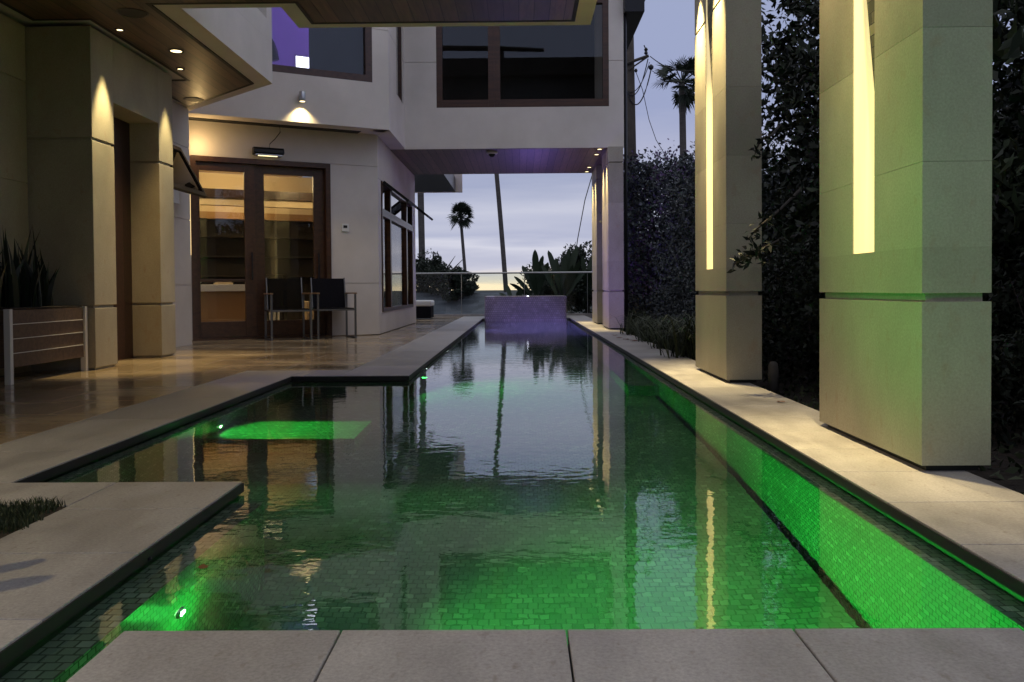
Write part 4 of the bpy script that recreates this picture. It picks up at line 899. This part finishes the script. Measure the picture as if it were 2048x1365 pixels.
# beyond the railing
def palm(name, base, top, r0, r1, crown_r, label, seed, nf=46, cat='palm tree', lean=None, boot=False):
    rng = np.random.default_rng(seed); t = thing(name, base, label, cat, 'palms on the skyline'); b = Vector(base); tp = Vector(top)
    mid = (b + tp) / 2 + Vector(lean or (0, 0, 0)); pts = []
    for i in range(13):
        q = i / 12; pts.append(b * (1 - q) ** 2 + mid * 2 * q * (1 - q) + tp * q * q)
    mb = MB(); rs = [r0 + (r1 - r0) * i / 12 for i in range(13)]; mb.tube(pts, rs, 10); mb.build('trunk', M['palmbark'], t, smooth=True)
    mb = MB()
    for k in range(nf):
        el = rng.uniform(-1.0, 1.35); az = rng.uniform(0, 2 * PI); d = Vector((math.cos(az) * math.cos(el), math.sin(az) * math.cos(el), math.sin(el)))
        pet = crown_r * rng.uniform(.4, .6); c = tp + d * pet; sd = d.cross(Vector((0, 0, 1))).normalized(); ro = rng.uniform(-1.1, 1.1); n0_ = d.cross(sd); sd = (sd * math.cos(ro) + n0_ * math.sin(ro)).normalized(); n_ = d.cross(sd)
        mb.tube([tp, c], .02 * crown_r, 4, False)
        N = 15
        for j in range(N):
            a = (j / (N - 1) - .5) * 3.6; dd = d * math.cos(a) + sd * math.sin(a); ll = crown_r * rng.uniform(.38, .55) * (1 - .25 * abs(a) / 1.8)
            e_ = c + dd * ll + Vector((0, 0, -.18 * ll)) ; w_ = (n_ * .3 + dd.cross(n_)) * crown_r * .028; mb.add([c, c + dd * ll * .5 + w_, e_, c + dd * ll * .5 - w_], [(0, 1, 2, 3)])
    mb.build('crown', M['leaf_dark'], t); return t
def PT(px, py, y): return tuple(AY(px, py, y))
b = AY(936, 600, 110); palm('fan_palm', (b.x, 110, -1.7), PT(921, 432, 110), .24, .19, 2.1, 'small complete fan palm in the gap under the bridge', 41, 56)
b = AY(1017, 600, 50); tp = AY(958, 10, 50); palm('tall_palm', (b.x, 50, -1.7), tuple(tp), .15, .12, 2.2, 'bare leaning palm trunk rising in the middle of the gap', 42, 40, lean=(.25, 0, 0))
b = AY(847, 600, 36); tp = AY(833, 0, 36); palm('tall_palm', (b.x, 36, -1.7), tuple(tp), .14, .13, 2.0, 'bare dark palm trunk close beside the corner of the house', 43, 30)
b = AY(1371, 330, 46); palm('fan_palm', (b.x, 46, -1.7), PT(1364, 165, 46), .20, .17, 1.75, 'tall fan palm between the bridge room and the second column', 44, 34)
# crown of that palm sits above its boot
rg = np.random.default_rng(45)
def far_tree(name, px, py, y, rx, rz, base_px, nc, per, label, leaf=.14, mat='leaf_dark', seed=50, cat='tree'):
    c = AY(px, py, y); crown = ((c.x - rx, c.x + rx), (y - rx, y + rx), (c.z - rz, c.z + rz))
    return tree(name, (c.x, y, -1.7), 5, crown, nc, per, min(rx, rz) * .5, leaf, M[mat], label, seed, .12, cat=cat, shape=lambda q: (((q[:, 0] - c.x) / rx) ** 2 + ((q[:, 1] - y) / rx) ** 2 + ((q[:, 2] - c.z) / rz) ** 2) < 1, group='trees beyond the railing')
far_tree('round_tree', 880, 545, 30, .95, .62, None, 80, 130, 'bushy dark tree behind the railing, left of the small palm', .12, seed=51)
far_tree('round_tree', 848, 560, 31, .8, .8, None, 60, 120, 'dark tree partly hidden by the corner of the house', .12, seed=52)
far_tree('round_tree', 910, 575, 29, .85, .42, None, 60, 120, 'low dark tree to the right behind the railing, above the shingle roof', .11, seed=53)
far_tree('round_tree', 925, 560, 30.5, .6, .3, None, 30, 110, 'narrow dark tree crown just below the small palm trunk', .11, seed=57)
far_tree('round_tree', 1175, 560, 27, .8, 1.3, None, 80, 130, 'tall dark shrub tree against the bridge columns', .12, seed=54)
far_tree('round_tree', 1118, 575, 26.5, 1.15, .75, None, 150, 130, 'dark mass of foliage under the paddle leaves', .11, seed=55)
# paddle leaved plants (bird of paradise)
def paddle(mb, base, tip, wd, rng, bend=.25):
    base = Vector(base); tip = Vector(tip); d = tip - base; sd = Vector((rng.uniform(.5, 1), rng.uniform(-.5, .5), 0)).normalized(); N = 15; vs = []
    for i in range(N):
        q = i / (N - 1); c = base + d * q + Vector((d.x * .3, 0, -1)) * bend * q * q * d.length * .4
        w_ = wd * ((1 - abs(2 * (q - .25) / .75 - 1) ** 3.2) ** .7 if q > .25 else .06) + .004
        s_ = sd * w_ * (1 + .08 * rng.normal()); vs += [c - s_ + Vector((0, 0, w_ * .35)), c, c + s_ + Vector((0, 0, w_ * .35))]
    mb.add(vs, [f for i in range(N - 1) for f in ((3 * i, 3 * i + 1, 3 * i + 4, 3 * i + 3), (3 * i + 1, 3 * i + 2, 3 * i + 5, 3 * i + 4))])
def paddles(y, root, tips, label, seed, wd=.085):
    rng = np.random.default_rng(seed); t = thing('paddle_plant', PT(*root, y), label, 'plant', 'large leaved plants beyond the railing'); b = AY(*root, y)
    for (px, py) in tips:
        mb = MB(); tp = AY(px, py, y + rng.uniform(-.4, .4)); paddle(mb, (b.x + rng.uniform(-.1, .1), y, b.z), tp, wd * rng.uniform(.8, 1.15), rng); mb.build('leaf', M['banana'], t)
paddles(25.5, (1070, 610), [(1070, 487), (1046, 522), (1030, 545), (1095, 515), (1060, 530), (1085, 500), (1022, 560), (1100, 540)], 'paddle leaved plant with one leaf standing upright, left of the group', 61)
paddles(25, (1125, 615), [(1098, 488), (1138, 482), (1152, 480), (1112, 505), (1160, 510), (1085, 520), (1128, 500), (1145, 520), (1170, 530)], 'paddle leaved plant with fanned leaves, middle of the group', 62)
paddles(26, (1170, 620), [(1165, 500), (1182, 505), (1150, 520), (1176, 530), (1190, 540)], 'paddle leaved plant beside the bridge columns', 63)
paddles(24.5, (1030, 625), [(1012, 562), (1040, 575), (1022, 590), (1055, 585), (1000, 580)], 'low paddle leaved plant in front of the leaning palm trunk', 64, .09)
# lower neighbouring house with a shingle roof
t = thing('neighbour_house', (-3.0, 29, -1.7), 'lower house with a grey shingle roof just beyond the railing', 'house')
a = AY(838, 583, 30); b_ = AY(1010, 584, 30); mb = MB()
xl, xr = -9.0, AY(1018, 583, 30).x; zt_ = AY(950, 585, 30).z
mb.add([(xl, 24.6, -.95), (xr + .5, 24.6, -.95), (xr, 30, zt_), (xl, 30, zt_), (xr + .5, 34.6, -.95), (xl, 34.6, -.95)], [(0, 1, 2, 3), (3, 2, 4, 5), (1, 4, 2), (0, 3, 5)]); mb.build('roof', M['rooftile'], t)
B(xl + .3, xr - .2, 25.2, 34.2, -1.7, -.96).build('wall', M['stucco'], t)
vx = AY(906, 622, 26.5); MB().lathe((vx.x, 26.6, -.62), [(.09, 0), (.09, .16), (.13, .17), (.13, .22), (.02, .24)]).build('vent', M['darkmetal'], t)

# utility pole with gear and wires
p0 = AY(1262, 300, 30); pt = AY(1257, 40, 30)
t = thing('utility_pole', (p0.x, 30, -1.7), 'wooden utility pole with a crossarm and looping cables beside the bridge room', 'utility pole')
MB().tube([(p0.x + .05, 30, -1.7), (p0.x, 30, p0.z), (pt.x, 30, pt.z + 1.2)], [.19, .18, .15], 12).build('pole', M['bark'], t, smooth=True)
c0 = AY(1252, 128, 29.8); c1 = AY(1297, 112, 29.8)
mb = MB(); mb.tube([c0, c1], .055, 6); mb.tube([AY(1258, 140, 29.8), AY(1297, 113, 29.8)], .03, 6); mb.build('crossarm', M['bark'], t)
mb = MB(); mb.lathe(tuple(AY(1292, 110, 29.8)), [(.03, 0), (.07, .05), (.04, .12), (.07, .18), (.03, .24)]); mb.lathe(tuple(AY(1302, 140, 29.8)), [(.04, 0), (.09, .05), (.09, .12), (.03, .18)]); mb.lathe(tuple(AY(1272, 145, 29.8)), [(.03, 0), (.06, .05), (.03, .12)]); mb.tube([AY(1292, 100, 29.8), AY(1288, 91, 29.8)], .02, 6); mb.build('insulator', M['darkmetal'], t)
def arc(a, b, sag, n=14, y=29.8):
    A, B_ = AY(*a, y), AY(*b, y); return [A.lerp(B_, i / (n - 1)) - Vector((0, 0, sag * 4 * (i / (n - 1)) * (1 - i / (n - 1)))) for i in range(n)]
mb = MB()
mb.tube(arc((1296, 118), (1254, 184), .55), .018, 5); mb.tube(arc((1302, 140), (1254, 186), .75), .022, 5); mb.tube(arc((1299, 125), (1256, 183), .35), .015, 5); mb.build('cable_loop', M['darkmetal'], t)
mb = MB(); mb.tube([AY(1272, 145, 29.8), AY(1285, 180, 29.8), AY(1298, 240, 29.8), AY(1312, 280, 29.8), AY(1330, 310, 29.8)], .012, 5); mb.build('guy_wire', M['darkmetal'], t)
w1 = MB(); w1.tube(arc((1300, 113), (1400, 138), .25), .016, 5); w1.build('power_line', M['darkmetal'], label='upper power line from the pole past the fan palm', category='wire', group='power lines')
w1 = MB(); w1.tube(arc((1304, 142), (1420, 175), .2), .012, 5); w1.build('power_line', M['darkmetal'], label='lower power line from the pole behind the palm crown', category='wire', group='power lines')
w1 = MB(); w1.tube([AY(1186, 345, 40), AY(1170, 400, 40), AY(1155, 480, 40), AY(1150, 520, 40)], .022, 5); w1.build('slack_wire', M['darkmetal'], label='slack wire slanting down by the bridge columns in the gap', category='wire')
# dark neighbour behind the viewer, only mirrored in the bridge window
t = thing('rear_house', (0, -12, -1.7), 'dark house behind the camera, mirrored in the bridge room window', 'house')
B(-5.5, 6, -16, -12, -1.7, 10.8).build('wall', M['darkcab'], t)
mb = MB(); mb.box(-6, 6.5, -16.5, -11.5, 10.801, 11.6); mb.tube([(-5.4, -11.9, 12.22), (-1, -11.9, 12.15), (1.2, -11.9, 12.05)], [.14, .12, .09], 8); mb.box(-4.2, -4.0, -12.0, -11.8, 11.601, 12.1); mb.box(-.9, -.7, -12.0, -11.8, 11.601, 12.0); mb.build('roof', M['darkcab'], t)

# ---------------------------------------------------------------- world and light
wd = bpy.data.worlds.new('World'); bpy.context.scene.world = wd; wd.use_nodes = True; nt = wd.node_tree
for n in list(nt.nodes): nt.nodes.remove(n)
out = node(nt, 'ShaderNodeOutputWorld'); sky = node(nt, 'ShaderNodeTexSky'); sky.sky_type = 'NISHITA'; sky.sun_disc = False
sky.sun_elevation = math.radians(-4.0); sky.sun_rotation = math.radians(0); sky.air_density = 1.0; sky.dust_density = 1.5
bg1 = node(nt, 'ShaderNodeBackground'); bg1.inputs[1].default_value = .05; L(nt, sky.outputs[0], bg1.inputs[0])
tc = node(nt, 'ShaderNodeTexCoord'); sp = node(nt, 'ShaderNodeSeparateXYZ'); L(nt, tc.outputs['Generated'], sp.inputs[0])
mp = node(nt, 'ShaderNodeMapping'); mp.inputs['Scale'].default_value = (1.6, 1.6, 16); L(nt, tc.outputs['Generated'], mp.inputs[0])
nz = node(nt, 'ShaderNodeTexNoise', i_Scale=2.6, i_Detail=5.0, i_Roughness=.5); L(nt, mp.outputs[0], nz.inputs['Vector'])
ma = node(nt, 'ShaderNodeMath', operation='MULTIPLY_ADD'); ma.inputs[1].default_value = .07; L(nt, nz.outputs[0], ma.inputs[0])
sb_ = node(nt, 'ShaderNodeMath', operation='ADD'); sb_.inputs[1].default_value = -.036; L(nt, sp.outputs[2], sb_.inputs[0]); L(nt, sb_.outputs[0], ma.inputs[2])
rp = ramp(nt, [(0.0, (1.5, 1.15, .75)), (.006, (1.0, .88, .70)), (.018, (.62, .62, .72)), (.034, (.50, .52, .66)), (.05, (.66, .67, .78)), (.066, (.45, .48, .64)), (.09, (.56, .58, .71)), (.125, (.36, .40, .57)), (.155, (.43, .455, .62)), (.20, (.335, .38, .58)), (.40, (.345, .395, .58)), (.62, (.58, .60, .70)), (1.0, (.84, .84, .90))])
L(nt, ma.outputs[0], rp.inputs[0])
bg2 = node(nt, 'ShaderNodeBackground'); L(nt, rp.outputs[0], bg2.inputs[0])
mrb = node(nt, 'ShaderNodeMapRange'); mrb.inputs[1].default_value = -.1; mrb.inputs[2].default_value = -.7; mrb.inputs[3].default_value = 1.0; mrb.inputs[4].default_value = 1.3
L(nt, sp.outputs[1], mrb.inputs[0]); L(nt, mrb.outputs[0], bg2.inputs[1])        # sky behind the camera is raised, an added fill for walls and stone
ad = node(nt, 'ShaderNodeAddShader'); L(nt, bg1.outputs[0], ad.inputs[0]); L(nt, bg2.outputs[0], ad.inputs[1]); L(nt, ad.outputs[0], out.inputs[0])
sun = lamp('SUN', 'sun', (0, 0, 20), .05, (1, .93, .85), None, angle=math.radians(20)); sun.rotation_euler = (math.radians(-60), 0, 0)

# warm garden/terrace light on the near-left walk
downlight(-2.9, 1.75, ZS - .010, 'downlight in the terrace ceiling above the near left walk', 150, .05, 100, .6, tgt=(-1.6, 2.2, 0))
rp_ = np.random.default_rng(77); t = thing('garden_shrub', (-1.85, 1.75, 0), 'leafy shrub on the lawn just outside the frame, shading the near left walk', 'shrub')
for k in range(26):
    az = rp_.uniform(-1.9, 1.9); el = rp_.uniform(.5, 1.3); l_ = rp_.uniform(.25, .55); b0 = Vector((-1.85, 1.75, .35 + .5 * rp_.uniform())); tp_ = b0 + Vector((math.cos(az) * math.cos(el), math.sin(az) * math.cos(el), math.sin(el) * .6)) * l_
    mb = MB(); paddle(mb, b0, tp_, rp_.uniform(.03, .055), rp_); mb.build('leaf', M['banana'], t)
MB().tube([(-1.85, 1.75, -.004), (-1.84, 1.76, .5), (-1.85, 1.75, .9)], [.03, .022, .01], 8).build('stem', M['bark'], t)
sc = bpy.context.scene
sc.view_settings.view_transform = 'Standard'; sc.view_settings.look = 'None'; sc.view_settings.exposure = 0; sc.view_settings.gamma = 1
cy = sc.cycles
cy.max_bounces = 10; cy.diffuse_bounces = 4; cy.glossy_bounces = 5; cy.transmission_bounces = 8; cy.transparent_max_bounces = 12
cy.caustics_refractive = True; cy.caustics_reflective = False; cy.sample_clamp_indirect = 3.0; cy.sample_clamp_direct = 0
cy.use_denoising = True
try: cy.denoiser = 'OPENIMAGEDENOISE'
except Exception: pass
